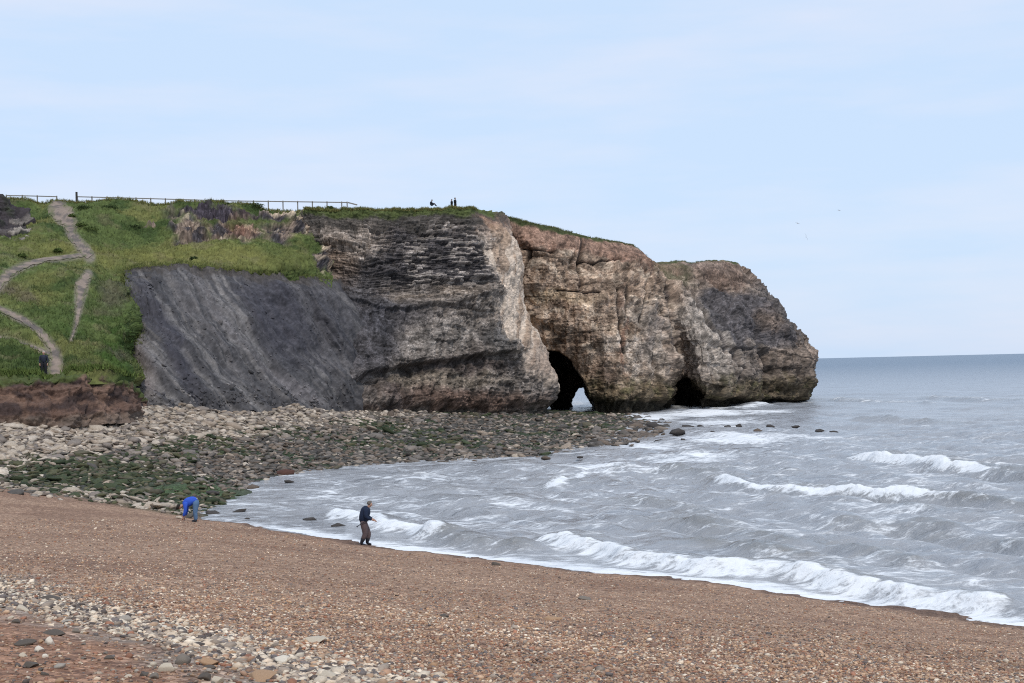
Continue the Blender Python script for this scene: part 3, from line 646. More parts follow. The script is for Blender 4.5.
# ------------------------------------------------------------------ dark crag at the left edge of the hillside
ctrl = []
for x, yt, d in [(-100, 130, 146), (-48, 166, 146), (-16, 186, 147), (-3, 193, 147.5), (7, 201, 148), (17, 210, 148), (27, 219, 148), (34, 229, 148.5), (39, 239, 149)]:
    yb = 240 if x < 30 else 241
    ctrl.append([(x - 2, yb + 5, d - 6.5), (x - 1, yb * .6 + yt * .4, d - 2.5), (x, yb * .25 + yt * .75, d), (x, yt, d + 1.5), (x - 1, yt + 2, d + 9)])
g = grid_from(ctrl, 190, 110); P = at_depth(g[..., 0], g[..., 1], g[..., 2]); n_ = face_camera(P, grid_normals(P))
bv, be = bricks(P[..., 0] + fbm(P, 2, .5), P[..., 2] + fbm(P, 2, .4) * .6, 1.3, .6)
P = P + n_ * (fbm(P, 5, .4, .6) * .6 + bv * .4 - .3)[..., None]
c = lerp(np.broadcast_to(lin(62, 56, 58), P.shape), lin(50, 50, 44), sstep(-.2, .3, fbm(P, 3, .4)))
c = lerp(c, lin(156, 146, 136), sstep(.5, .8, bv) * sstep(212, 226, g[..., 1]) * .8)
c = lerp(c, lin(60, 68, 44), sstep(.2, .6, fbm(P, 3, .25, off=5)) * sstep(222, 205, g[..., 1]))
build('crag', P, grid_faces(110, 190), M_cliff, c, kind='structure')

# ------------------------------------------------------------------ sea
NU, NV = 1150, 720
az = np.concatenate([np.linspace(-1.1, -.5, 30)[:-1], np.linspace(-.5, .5, NU - 70), np.linspace(.5, 1.1, 42)[1:]]); dep = np.concatenate([[.15, .4, .8], np.linspace(1.2, 320, NV - 3)])
dd = CAM_Z * F / dep
X = az[None] * dd[:, None]; Y = np.repeat(dd[:, None], NU, 1)
zb = np.full(X.shape, -8.0); m = (Y < 300); zb[m] = ground_z(X[m], Y[m]); depth = np.clip(-zb, 0, 8)
row = Y ** 2 / (F * CAM_Z) * .45
tv = np.array([-.84, -.54]); cv = np.array([tv[1], -tv[0]])
A_ = np.stack([X, Y, 0 * X], -1)
warp = fbm(A_, 2, .02) * 4
h = np.zeros_like(X); r2 = np.random.default_rng(11)
for k in range(26):
    lam = 1.3 * 1.11 ** k * r2.uniform(.9, 1.1); ang = r2.normal(0, .5 if lam < 6 else .22)
    dx, dy = tv[0] * math.cos(ang) - tv[1] * math.sin(ang), tv[0] * math.sin(ang) + tv[1] * math.cos(ang)
    amp = (.016 if lam < 4 else .009) * lam ** .72; ph = (X * dx + Y * dy + warp) * 2 * math.pi / lam + r2.uniform(0, 6.28)
    fade = 1 - sstep(.22, .5, row / lam)
    h += amp * fade * (np.sin(ph) + .3 * np.sin(2 * ph + .6))
U, Vv = X * tv[0] + Y * tv[1], X * cv[0] + Y * cv[1]
h += fbm(np.stack([U, Vv * .35, 0 * U], -1), 3, .55, .6) * .13 * (1 - sstep(.5, 1.4, row))
h *= .12 + .88 * sstep(.05, 1.0, depth)
foam = np.zeros_like(X); silt_c = np.zeros_like(X)
def breaker(px, height, w_front, w_back, foam_k, foam_front, foam_back, seed=0, stop=2.0):
    global h, foam, silt_c
    q = at_height(*np.array(px, float).T)[:, :2]
    q = catmull(np.linspace(0, 1, 40), np.linspace(0, 1, len(q)), q)
    q = q + np.stack([perlin(np.stack([q[:, 0] * .3, q[:, 1] * .3, q[:, 0] * 0 + seed], -1)) * .5] * 2, -1)
    m = (X > q[:, 0].min() - 12) & (X < q[:, 0].max() + 12) & (Y > q[:, 1].min() - 12) & (Y < q[:, 1].max() + 12)
    d_, t_, s_ = line_dist(X[m], Y[m], q)
    # sign: + towards the beach (down-wave)
    sg = s_ * np.sign((q[-1] - q[0])[0] * tv[1] - (q[-1] - q[0])[1] * tv[0]); sd = d_ * sg
    env = sstep(0, .1, t_) * sstep(1, .9, t_) * np.clip(.85 + (.6 if seed == 1 else .35) * perlin(np.stack([t_ * (22 if seed == 1 else 9), t_ * 0 + seed, t_ * 0], -1)), .15, 1.3)
    pr = np.where(sd > 0, np.exp(-(sd / w_front) ** 2), np.exp(-(sd / w_back) ** 2))
    rough = fbm(A_[m], 3, 2.2, .6) * .12 + fbm(A_[m], 2, .6) * .14
    hh = height * env * pr * (1 + rough * sstep(.2, .8, pr)); h[m] += hh - .25 * height * env * np.exp(-((sd - 2.2 * w_front) / (1.2 * w_front)) ** 2)
    fb = np.where(sd > 0, np.exp(-(sd / foam_front) ** 2), np.exp(-(sd / foam_back) ** 2)) * foam_k * np.clip(env * 1.25, 0, 1) * sstep(stop, stop - .12, t_ + .05 * perlin(np.stack([t_ * 40, t_ * 0, t_ * 0 + seed], -1)))
    silt_c[m] = np.maximum(silt_c[m], np.exp(-((sd - .2) / (w_front * 1.1)) ** 2) * np.clip(env, 0, 1))
    f_ = foam[m]; foam[m] = np.maximum(f_, fb)
breaker([(528, 535), (560, 541), (600, 551), (640, 560), (690, 567), (735, 571), (770, 574), (800, 578), (850, 586), (900, 595), (960, 605), (1024, 614), (1080, 620)], .4, .45, 1.5, .84, 1.45, .4, 1)
breaker([(705, 480), (740, 485), (780, 490), (820, 494), (870, 498), (920, 501), (960, 503), (1000, 507), (1080, 514)], .46, .6, 2.2, 1.05, .75, .35, 3, .8)
breaker([(845, 454), (875, 457), (905, 460), (930, 464), (955, 469), (985, 473), (1020, 477), (1070, 481)], .55, .7, 2.6, 1.05, 1.0, .4, 5, .82)
breaker([(333, 512), (365, 520), (395, 527), (425, 534), (455, 539)], .36, .45, 1.2, .9, 1.1, .4, 7)
breaker([(415, 534), (450, 540), (480, 546), (540, 552)], .38, .5, 1.3, .3, .6, .4, 8)
breaker([(550, 490), (575, 480), (600, 473), (620, 474)], .3, .7, 1.6, .85, 1.2, .8, 9)
breaker([(590, 466), (640, 470), (690, 473), (735, 484)], .3, .8, 2.0, .5, .9, .5, 10)
breaker([(830, 400), (870, 402), (905, 403), (940, 404)], .5, 1.2, 3, .6, 1.6, .8, 11)
breaker([(920, 398), (975, 400), (1040, 402)], .5, 1.5, 4, .5, 2.0, 1, 12)
breaker([(850, 420), (900, 421), (970, 425)], .4, 1.2, 3, .2, 1.5, 1, 13)
breaker([(790, 538), (840, 547), (880, 556), (930, 566)], .3, .7, 1.6, .1, .5, .3, 14)
breaker([(630, 518), (700, 529), (760, 540), (810, 549)], .3, .8, 1.7, .1, .5, .3, 15)
breaker([(690, 545), (740, 551), (800, 560), (850, 569)], .28, .7, 1.5, .1, .5, .3, 16)
breaker([(600, 500), (660, 505), (720, 512)], .22, .8, 1.7, .1, .5, .3, 17)
breaker([(820, 520), (900, 528), (980, 540), (1060, 552)], .28, .8, 1.8, .15, .5, .3, 18)
breaker([(640, 407), (690, 408), (740, 408), (775, 405)], .5, 1.5, 3, .8, 2.5, 2, 19)
# white water by bearing-free patches in plan
def patch(px, py, rx, ry, k, ang=0):
    global foam
    q = at_height(np.array([px, px + rx, px]), np.array([py, py, py + ry]))
    a_, b_ = abs(q[1, 0] - q[0, 0]), abs(q[2, 1] - q[0, 1])
    foam = np.maximum(foam, k * np.exp(-((X - q[0, 0]) / a_) ** 2 - ((Y - q[0, 1]) / b_) ** 2))
for a in [(700, 414, 70, 4, 1.1), (652, 417, 34, 4, 1.0), (760, 411, 45, 3, .95), (720, 422, 70, 5, .85), (600, 430, 60, 10, .7), (640, 470, 60, 6, .6), (560, 500, 60, 8, .5), (320, 490, 60, 10, .5), (735, 438, 85, 8, .95), (650, 447, 65, 9, .8), (690, 458, 75, 6, .8), (810, 438, 60, 5, .75), (600, 466, 70, 7, .7), (760, 470, 80, 5, .6), (430, 478, 100, 9, .58), (850, 478, 60, 5, .5), (660, 490, 60, 6, .38),
          (600, 470, 40, 10, .45), (580, 405, 14, 12, .6), (805, 402, 14, 2, .6), (400, 530, 70, 10, .45), (480, 556, 70, 6, .7), (620, 574, 60, 8, .6), (670, 574, 60, 8, .55),
          (820, 592, 70, 8, .55), (900, 605, 70, 8, .6), (260, 505, 40, 12, .4), (980, 540, 60, 14, .36), (930, 560, 60, 10, .38), (450, 490, 120, 14, .33), (980, 614, 50, 10, .85), (760, 584, 60, 6, .8)]:
    patch(*a)
nse = fbm(np.stack([U, Vv * .3, 0 * U], -1), 4, .35, .6)
rocky_s = sstep(58, 72, Y) * sstep(25, 5, X)
sw = np.exp(-(np.maximum(depth - .02, 0) / .16) ** 1.5) * (1 - .75 * rocky_s) * (depth > 0)
foam = np.maximum(foam, sw * 1.1)
foam = np.maximum(foam, .33 + .2 * sstep(-.3, .8, nse) * sstep(260, 90, Y) - .3 * sstep(80, 300, Y))
capn = sstep(.62, .95, fbm(np.stack([U * .25, Vv * .1, 0 * U], -1), 3, 1.0, .6, off=3)) * sstep(90, 130, Y) * sstep(2500, 500, Y)
foam = np.maximum(foam, .5 * capn)
h += .025 * sstep(.6, 1, foam) * fbm(A_, 3, 2.5) * (1 - sstep(.5, 1.4, row))
M_sea, n, l, b = mat_base('sea_water')
fa = nd(n, 'ShaderNodeAttribute', attribute_name='foam'); sa = nd(n, 'ShaderNodeAttribute', attribute_name='silt'); tc = nd(n, 'ShaderNodeTexCoord')
def mapped(sx):
    mp = nd(n, 'ShaderNodeMapping'); mp.inputs['Rotation'].default_value = (0, 0, -math.atan2(cv[1], cv[0])); mp.inputs['Scale'].default_value = (sx, 1, 1)
    l.new(tc.outputs['Object'], mp.inputs['Vector']); return mp
def noise(mp, scale, detail, rough, dist_=0.0):
    t = nd(n, 'ShaderNodeTexNoise', Scale=scale, Detail=detail, Roughness=rough, Distortion=dist_); l.new(mp.outputs['Vector'], t.inputs['Vector']); return t
def mth(op, a, b_, c_=None):
    m_ = nd(n, 'ShaderNodeMath', operation=op)
    for k, v in enumerate((a, b_, c_)):
        if v is None: continue
        if isinstance(v, (int, float)): m_.inputs[k].default_value = v
        else: l.new(v, m_.inputs[k])
    return m_.outputs[0]
f1 = noise(mapped(.45), 1.1, 9.0, .75, .8); f2 = noise(mapped(.4), 4.5, 5.0, .7, .4)
nsum = mth('MULTIPLY_ADD', mth('SUBTRACT', f1.outputs['Fac'], .5), 1.9, mth('MULTIPLY', mth('SUBTRACT', f2.outputs['Fac'], .5), 1.1))
fsum = mth('ADD', nsum, fa.outputs['Fac'])
fm = nd(n, 'ShaderNodeMapRange', interpolation_type='SMOOTHSTEP'); fm.inputs['From Min'].default_value = .38; fm.inputs['From Max'].default_value = .86
l.new(fsum, fm.inputs['Value'])
fmx = mth('MULTIPLY', fm.outputs['Result'], .93)
wb = nd(n, 'ShaderNodeMix', data_type='RGBA'); wb.inputs['A'].default_value = (.335, .34, .355, 1); wb.inputs['B'].default_value = (.18, .17, .15, 1); l.new(sa.outputs['Fac'], wb.inputs['Factor'])
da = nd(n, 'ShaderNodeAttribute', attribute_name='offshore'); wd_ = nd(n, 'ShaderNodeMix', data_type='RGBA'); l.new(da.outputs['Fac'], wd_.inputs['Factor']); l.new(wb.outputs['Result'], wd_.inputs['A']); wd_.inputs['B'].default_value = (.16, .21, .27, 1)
wc = nd(n, 'ShaderNodeMix', data_type='RGBA'); l.new(wd_.outputs['Result'], wc.inputs['A']); wc.inputs['B'].default_value = (.80, .81, .82, 1)
l.new(fmx, wc.inputs['Factor']); l.new(wc.outputs['Result'], b.inputs['Base Color'])
rm = nd(n, 'ShaderNodeMapRange'); rm.inputs['To Min'].default_value = .13; rm.inputs['To Max'].default_value = .9; l.new(fmx, rm.inputs['Value']); l.new(mth('MAXIMUM', rm.outputs['Result'], mth('MULTIPLY_ADD', da.outputs['Fac'], .32, .13)), b.inputs['Roughness'])
b.inputs['IOR'].default_value = 1.33
g1 = noise(mapped(.4), .55, 8.0, .68); g2 = noise(mapped(.35), .07, 4.0, .6)
bp0 = nd(n, 'ShaderNodeBump', Strength=.9, Distance=4.0); l.new(g2.outputs['Fac'], bp0.inputs['Height'])
bp = nd(n, 'ShaderNodeBump', Strength=1.0, Distance=.55); l.new(g1.outputs['Fac'], bp.inputs['Height']); l.new(mth('MULTIPLY_ADD', fmx, -.55, 1.0), bp.inputs['Strength']); l.new(bp0.outputs['Normal'], bp.inputs['Normal']); l.new(bp.outputs['Normal'], b.inputs['Normal'])
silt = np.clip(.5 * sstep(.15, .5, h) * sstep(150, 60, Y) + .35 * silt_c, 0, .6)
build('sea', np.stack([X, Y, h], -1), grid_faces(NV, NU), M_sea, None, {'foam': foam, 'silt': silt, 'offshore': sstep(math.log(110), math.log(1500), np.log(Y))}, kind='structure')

# ------------------------------------------------------------------ stones
def ico(sub):
    bm = bmesh.new(); bmesh.ops.create_icosphere(bm, subdivisions=sub, radius=1.0)
    v = np.array([x.co[:] for x in bm.verts]); f = np.array([[q.index for q in p.verts] for p in bm.faces]); bm.free(); return v, f
def stone_shapes(sub, k, seed, rough, cut=0):
    r = np.random.default_rng(seed); v, f = ico(sub); out = []
    for i in range(k):
        p = v * (1 + rough * perlin(v * 1.1 + r.uniform(0, 90))[:, None] + rough * .5 * perlin(v * 2.6 + r.uniform(0, 90))[:, None])
        for _ in range(cut):
            nn = r.normal(size=3); nn /= np.linalg.norm(nn); o = r.uniform(.42, .75); s = p @ nn - o
            p = p - np.maximum(s, 0)[:, None] * nn * .92
        out.append(p)
    return out, f
def rot_z_tilt(a, tx, ty):
    ca, sa = np.cos(a), np.sin(a); z = np.zeros_like(a); o = np.ones_like(a)
    Rz = np.stack([ca, -sa, z, sa, ca, z, z, z, o], -1).reshape(-1, 3, 3)
    cx, sx = np.cos(tx), np.sin(tx); Rx = np.stack([o, z, z, z, cx, -sx, z, sx, cx], -1).reshape(-1, 3, 3)
    cy, sy = np.cos(ty), np.sin(ty); Ry = np.stack([cy, z, sy, z, o, z, -sy, z, cy], -1).reshape(-1, 3, 3)
    return Rx @ Ry @ Rz
def merge_stones(name, pos, scl, ang, tx, ty, colr, shapes, f, mat, smooth):
    k = len(shapes); pick = np.arange(len(pos)) % k; S = np.array(shapes)[pick] * scl[:, None, :]
    V = np.einsum('nij,nvj->nvi', rot_z_tilt(ang, tx, ty), S) + pos[:, None]
    nv_ = S.shape[1]; faces = (f[None] + (np.arange(len(pos)) * nv_)[:, None, None]).reshape(-1, 3)
    c = np.repeat(colr[:, None], nv_, 1)
    return build(name, V.reshape(-1, 3), faces, mat, c.reshape(-1, 3), smooth=smooth)
def tinted(shapes, f, cols, mat, base, smooth):
    """meshes for the separate stones: every shape in every tint"""
    lib = {}
    for i, s in enumerate(shapes):
        for j, cc in enumerate(cols):
            o = build(base, s, f, mat, np.broadcast_to(np.array(cc), s.shape), smooth=smooth); lib[i, j] = o.data; bpy.data.objects.remove(o)
    return lib

# boulder belt
NB = 17000
px = rng.uniform(-30, 660, NB * 4); py = rng.uniform(398, 520, NB * 4)
top_y = np.interp(px, [-30, 0, 60, 140, 330, 400, 470, 560, 660], [419, 417, 413, 406, 403, 408, 413, 413, 414])
bot_y = np.interp(px, [-30, 0, 50, 100, 150, 175, 200, 222, 240, 262, 300, 360, 480, 540, 600, 640, 660], [487, 489, 495, 500, 508, 514, 516, 502, 491, 481, 473, 467, 462, 458, 449, 440, 430])
ok = (py > top_y) & (py < bot_y + rng.normal(0, 2, len(py))); px, py = px[ok], py[ok]
keep = rng.uniform(size=len(px)) < np.interp(py - top_y[ok], [0, 12, 40, 80], [1, 1, .8, .75]); px, py = px[keep][:NB], py[keep][:NB]
keep = ~((((px - 195) / 46) ** 2 + ((py - 490) / 7) ** 2 < 1) & (rng.uniform(size=len(px)) < .75)); px, py = px[keep], py[keep]
pos = on_beach(px, py)
sz = np.exp(rng.normal(math.log(.205), .42, len(px))) * np.interp(py, [400, 430, 500], [1.15, 1.0, .85]) * np.interp(px, [0, 300, 600], [1.05, 1, 1.0])
sz = np.clip(sz, .09, .8)
pn = fbm(pos, 3, .09); frac = (py - np.interp(px, [-30, 0, 60, 140, 330, 400, 470, 560, 660], [419, 417, 413, 406, 403, 408, 413, 413, 414])) + pn * 7
lim = np.interp(px, [-30, 0, 100, 200, 300, 370, 420, 500], [52, 48, 44, 36, 25, 15, 5, -10]) + rng.normal(0, 5, len(px))
pale = frac < lim
gm = fbm(pos, 3, .07, off=15) + np.exp(-((px - 120) / 110) ** 2) * .55 + np.exp(-((px - 340) / 40) ** 2 - ((py - 424) / 8) ** 2) * .5 - .12
weedy = (~pale) & (gm + rng.normal(0, .15, len(px)) > .18)
front = (~pale) & (py > np.interp(px, [0, 60, 130, 190, 220], [484, 489, 497, 506, 508])) & (px < 215)
P_pale = [lin(172, 157, 140), lin(152, 136, 120), lin(130, 119, 110), lin(184, 170, 154)]
P_dark = [lin(112, 104, 97), lin(86, 81, 76), lin(136, 124, 113), lin(112, 98, 86)]
P_weed = [lin(66, 73, 50), lin(82, 81, 58), lin(54, 62, 42), lin(92, 86, 70)]
kidx = rng.integers(0, 4, len(px)); pal = np.array([P_pale, P_dark, P_weed]); cls = np.where(pale, 0, np.where(weedy, 2, 1)); cls[(cls > 0) & (rng.uniform(size=len(px)) < .1)] = 0; cls[front & (rng.uniform(size=len(px)) < .5)] = 0
colr = pal[cls, kidx] * rng.uniform(.65, 1.25, (len(px), 1))
scl = sz[:, None] * np.stack([rng.uniform(.8, 1.25, len(px)), rng.uniform(.7, 1.0, len(px)), rng.uniform(.26, .52, len(px))], -1)
ang = rng.uniform(0, 6.28, len(px)); tx = rng.normal(0, .22, len(px)); ty = rng.normal(0, .22, len(px))
pos[:, 2] += scl[:, 2] * .25
_bv, b_f = ico(1); _br = np.random.default_rng(5); b_shapes = [(_bv + _br.normal(0, .16, _bv.shape)) * (1 + _br.normal(0, .13, (len(_bv), 1))) for _ in range(14)]
app = scl[:, 0] * scl[:, 2] / pos[:, 1] ** 2; app[(px < 4) | (px > 640)] = 0
app[((px - 195) / 50) ** 2 + ((py - 491) / 7) ** 2 < 1] = 0
order = np.argsort(-app); big, rest = order[:300], order[300:]
q_ = np.stack([rng.uniform(585, 668, 420), rng.uniform(419, 446, 420)], -1); q_ = q_[(q_[:, 1] < np.interp(q_[:, 0], [585, 640, 668], [455, 441, 432]) + rng.normal(0, 1.5, len(q_)))]
q3 = at_height(q_[:, 0], q_[:, 1], .03); k_ = len(q3); z_ = np.clip(np.exp(rng.normal(math.log(.28), .45, k_)), .12, .8)
_mk = lambda a, b_: np.concatenate([a[rest], b_])
R_pos, R_scl = _mk(pos, q3), _mk(scl, z_[:, None] * np.stack([rng.uniform(.9, 1.5, k_), rng.uniform(.7, 1, k_), rng.uniform(.3, .5, k_)], -1))
R_ang, R_tx, R_ty = _mk(ang, rng.uniform(0, 6.28, k_)), _mk(tx, rng.normal(0, .2, k_)), _mk(ty, rng.normal(0, .2, k_))
R_col = _mk(colr, np.array(P_dark)[rng.integers(0, 4, k_)] * rng.uniform(.6, 1.1, (k_, 1)))
tag(merge_stones('boulder_field', R_pos, R_scl, R_ang, R_tx, R_ty, R_col, b_shapes, b_f, M_boulder, False), kind='stuff')
libs = [tinted(b_shapes, b_f, pal[k], M_boulder, 'boulder', False) for k in range(3)]
BL = [('pale angular boulder in the belt of boulders at the foot of the scree', 'pale boulders below the scree'),
      ('dark grey boulder on the low rocky shore between the cliff and the water', 'dark boulders on the rocky shore'),
      ('green weed covered boulder on the low rocky shore', 'weed covered boulders on the rocky shore')]
for i in big:
    o = bpy.data.objects.new('boulder', libs[cls[i]][int(i) % 14, int(kidx[i])]); COL.objects.link(o)
    o.location = pos[i]; o.scale = scl[i]; o.rotation_euler = (tx[i], ty[i], ang[i])
    tag(o, BL[cls[i]][0], 'boulder', BL[cls[i]][1])

# rocks awash
sea_rocks = [(285, 474, 13, 5, 'broad reddish brown rock at the water edge of the rocky shore', 'r'), (289, 482, 6, 2.2, 'small dark rock in the water just below the reddish brown rock', 'd'),
    (251, 488, 8, 2.6, 'low brown rock in the shallows left of the reddish brown rock', 'b'), (213, 514, 9, 3, 'dark rock awash nearest the person in blue', 'd'), (238, 512, 8, 2.6, 'dark rock awash, second right of the person in blue', 'd'),
    (246, 519, 3.5, 1.6, 'tiny dark rock in the foam between the person in blue and the stooping man', 'd'), (309, 519, 8, 1.8, 'flat dark rock awash left of the stooping man', 'd'), (337, 526, 9, 2.4, 'flat dark rock awash right beside the stooping man', 'd'),
    (196, 503, 6, 2, 'dark flat rock in the pool behind the person in blue', 'd'), (212, 497, 7, 2.4, 'dark rock at the mouth of the pool behind the person in blue', 'd'),
    (679, 433, 9, 5, 'largest dark rock standing out of the water before the second cave', 'd'), (654, 428, 8, 4, 'dark rock in the water left of the largest one before the cave', 'd'), (646, 436, 10, 3.5, 'broad brown rock at the tip of the rocky shore', 'b'),
    (688, 428, 7, 3, 'low dark rock just behind the largest rock before the cave', 'd'), (632, 426, 9, 4, 'dark rock at the outer corner of the rocky shore below the arch', 'd'), (701, 427, 4, 2.4, 'small dark rock right of the largest rock before the cave', 'd'),
    (712, 433, 4.5, 1.6, 'flat small rock awash right of the largest rock', 'd'), (684, 440, 3, 1.4, 'tiny rock awash in front of the largest rock', 'd'), (660, 441, 5, 1.6, 'flat rock awash off the tip of the rocky shore', 'd'),
    (728, 427, 4, 1.8, 'first rock of the row awash below the grey buttress', 'd'), (739, 426, 3.5, 2, 'second rock of the row awash below the grey buttress', 'd'), (758, 431, 5.5, 2, 'brown rock awash below the dark slab', 'b'),
    (771, 427, 5.5, 1.8, 'dark rock awash below the point of the headland', 'd'), (796, 427, 4.5, 1.4, 'flat rock awash straight below the tip of the headland', 'd'), (821, 431, 5.5, 2.4, 'outermost large dark rock awash beyond the headland', 'd'),
    (834, 432, 4.5, 1.3, 'flat rock awash, farthest out from the headland', 'd'), (620, 437, 8, 2.6, 'brown rock on the outer edge of the rocky shore below the arch', 'b'), (600, 452, 6, 1.8, 'flat dark rock awash off the rocky shore below the arch', 'd'),
    (580, 457, 5, 1.5, 'small rock awash off the rocky shore left of the arch', 'd'), (500, 466, 5, 1.6, 'low dark rock awash below the pale buttress', 'd'), (545, 458, 6, 1.8, 'low brown rock awash right of the pale buttress', 'b')]
r_cols = {'r': lin(84, 58, 50), 'b': lin(98, 86, 76), 'd': lin(70, 65, 62)}
rlib = tinted(b_shapes, b_f, [r_cols['r'], r_cols['b'], r_cols['d']], M_boulder, 'sea_rock', False)
for i, (x, y, hw, hh, lab, k) in enumerate(sea_rocks):
    p = at_height(x, y, .05); s = p[1] / F; o = bpy.data.objects.new('sea_rock', rlib[i % 14, 'rbd'.index(k)]); COL.objects.link(o)
    o.location = (p[0], p[1] + hw * s * .5, max(0, float(ground_z(p[0:1], p[1:2])[0])) + hh * s * .3); o.scale = (hw * s * 1.0, hw * s * .7, hh * s * 1.15)
    o.rotation_euler = (rng.normal(0, .1), rng.normal(0, .1), rng.uniform(-.3, .3)); tag(o, lab, 'rock', 'rocks standing out of the shallow water')

# loose blocks on the scree and along its foot
SP, SC = SCREE; k_ = 1700; ii = (rng.uniform(0, 1, k_) ** 1.6 * 205).astype(int) + 14; jj = rng.integers(3, 330, k_)
p_ = SP[ii, jj]; z_ = np.exp(rng.normal(math.log(.055), .5, k_)) * (1 + .9 * (ii < 45)); z_ = np.clip(z_, .03, .4)
c_ = SC[ii, jj] * rng.uniform(.7, 1.7, (k_, 1))
tag(merge_stones('scree_stones', p_, z_[:, None] * np.stack([rng.uniform(.9, 1.4, k_), rng.uniform(.7, 1, k_), rng.uniform(.5, .8, k_)], -1), rng.uniform(0, 6.28, k_), rng.normal(0, .4, k_), rng.normal(0, .4, k_), c_, b_shapes, b_f, M_boulder, False), kind='stuff')

# shingle: real stones on the near beach
NP = 190000
px = rng.uniform(-130, 1180, NP); py = 492 + 222 * rng.uniform(0, 1, NP) ** .8
sh_y = np.interp(px, [p[0] for p in shore_px[::-1]], [p[1] for p in shore_px[::-1]])
ok = (py > sh_y + 2.5) & (py > np.interp(px, [-30, 0, 50, 100, 150, 200, 260], [489, 491, 497, 503, 510, 518, 529])); px, py = px[ok], py[ok]; pos = on_beach(px, py)
bd, bt, bs = line_dist(pos[:, 0], pos[:, 1], band); inband = np.exp(-(bd / np.where(bs == 0, 1, .6)) ** 2); nearer = (bs * np.sign(1) > 0)
ref = line_dist(np.array([0.]), np.array([6.]), band)[2][0]; nearer = bs == ref
ok = (rng.uniform(size=len(px)) < np.where(nearer & (bd > .5), .1, 1.0)); pos, px, py, inband, nearer = pos[ok], px[ok], py[ok], inband[ok], nearer[ok]
n_p = len(pos)
sz = np.exp(rng.normal(0, .38, n_p)) * np.maximum(.0125, .00042 * pos[:, 1]) * (1 + inband * rng.uniform(0, 1.4, n_p))
P_sh = np.array([1.12, 1.09, 1.07]) * np.array([lin(150, 119, 96), lin(172, 144, 118), lin(122, 98, 84), lin(190, 172, 150), lin(104, 96, 92), lin(140, 98, 76), lin(202, 188, 168), lin(140, 126, 112), lin(84, 74, 68), lin(160, 128, 98)])
wgt = np.array([.23, .16, .15, .07, .08, .12, .025, .06, .045, .06]); ki = rng.choice(10, n_p, p=wgt)
_al = pos[:, 0] * .66 - pos[:, 1] * .75; _ac = pos[:, 0] * .75 + pos[:, 1] * .66
stripe = fbm(np.stack([_al * .05, _ac * .22, 0 * _al], -1), 3, 1.0, .6)
k2 = stripe + rng.normal(0, .45, n_p) > .5; ki[k2] = rng.choice([3, 6, 1, 9, 7, 1], k2.sum())
gsw = inband > rng.uniform(0, 1.1, n_p); ki[gsw] = rng.choice([3, 4, 6, 7, 7, 3, 8, 6], gsw.sum())
colr = P_sh[ki] * rng.uniform(.75, 1.25, (n_p, 1)) * np.clip(1.05 + .25 * stripe, .7, 1.4)[:, None]
scl = sz[:, None] * np.stack([rng.uniform(.9, 1.4, n_p), rng.uniform(.7, 1, n_p), rng.uniform(.35, .7, n_p)], -1)
pos[:, 2] += scl[:, 2] * .3
p_shapes, p_f = stone_shapes(1, 5, 8, .22, 2)
tag(merge_stones('shingle', pos, scl, rng.uniform(0, 6.28, n_p), rng.normal(0, .25, n_p), rng.normal(0, .25, n_p), colr, p_shapes, p_f, M_stone, True), kind='stuff')

# the stones one can pick out: slabs of the band, cobbles on the red sand, and a few by themselves
s_shapes, s_f = stone_shapes(3, 8, 12, .2, 8)
S_cols = [lin(152, 142, 130), lin(116, 106, 95), lin(184, 170, 150), lin(84, 75, 66), lin(160, 128, 98), lin(206, 195, 178)]
slib = tinted(s_shapes, s_f, S_cols, M_stone, 'stone', True)
def stone(x, y, hw, hh, ci, lab, group, deep=.75):
    p = on_beach(np.array([float(x)]), np.array([float(y)]))[0]; s = p[1] / F
    o = bpy.data.objects.new('stone', slib[random.randrange(8), ci]); COL.objects.link(o)
    sc_ = Vector((hw * s, hw * s * deep, hh * s * 1.15)); o.location = (p[0], p[1], p[2] + sc_.z * .45); o.scale = sc_
    o.rotation_euler = (random.gauss(0, .1), random.gauss(0, .1), random.uniform(-.5, .5)); tag(o, lab, 'stone', group); return o
GB = 'stones of the grey band across the upper beach'
blx, bly = [p[0] for p in band_px], [p[1] for p in band_px]
for i in range(240):
    x = rng.uniform(0, 400); y = np.interp(x, blx, bly) + rng.normal(0, 6 + x * .012)
    if not (575 < y < 688): continue
    hw = float(np.clip(np.exp(rng.normal(math.log(3.3), .45)), 1.6, 9)) * (.8 + .5 * x / 400); ci = int(rng.choice([0, 0, 1, 2, 2, 2, 3, 4, 5, 5]))
    names = ['flat grey stone lying in the band of grey stones', 'dark grey stone lying in the band of grey stones', 'pale buff stone lying in the band of grey stones', 'near black stone lying in the band of grey stones', 'ochre stone lying in the band of grey stones', 'whitish stone lying in the band of grey stones']
    stone(x, y, hw, hw * rng.uniform(.12, .28), ci, names[ci], GB)
for i in range(70):
    x = rng.uniform(0, 240); yb = np.interp(x, blx, bly)
    y = rng.uniform(yb + 12, 684)
    if y > 684 or yb + 12 > 684: continue
    hw = float(np.clip(np.exp(rng.normal(math.log(3.2), .4)), 1.8, 8)); ci = int(rng.choice([0, 1, 2, 3, 4]))
    names = ['small grey stone on the red sand below the band', 'small dark grey stone on the red sand below the band', 'small pale buff stone on the red sand below the band', 'small near black stone on the red sand below the band', 'small ochre stone on the red sand below the band']
    stone(x, y, hw, hw * rng.uniform(.3, .6), ci, names[ci], 'stones strewn on the red sand in the near corner')
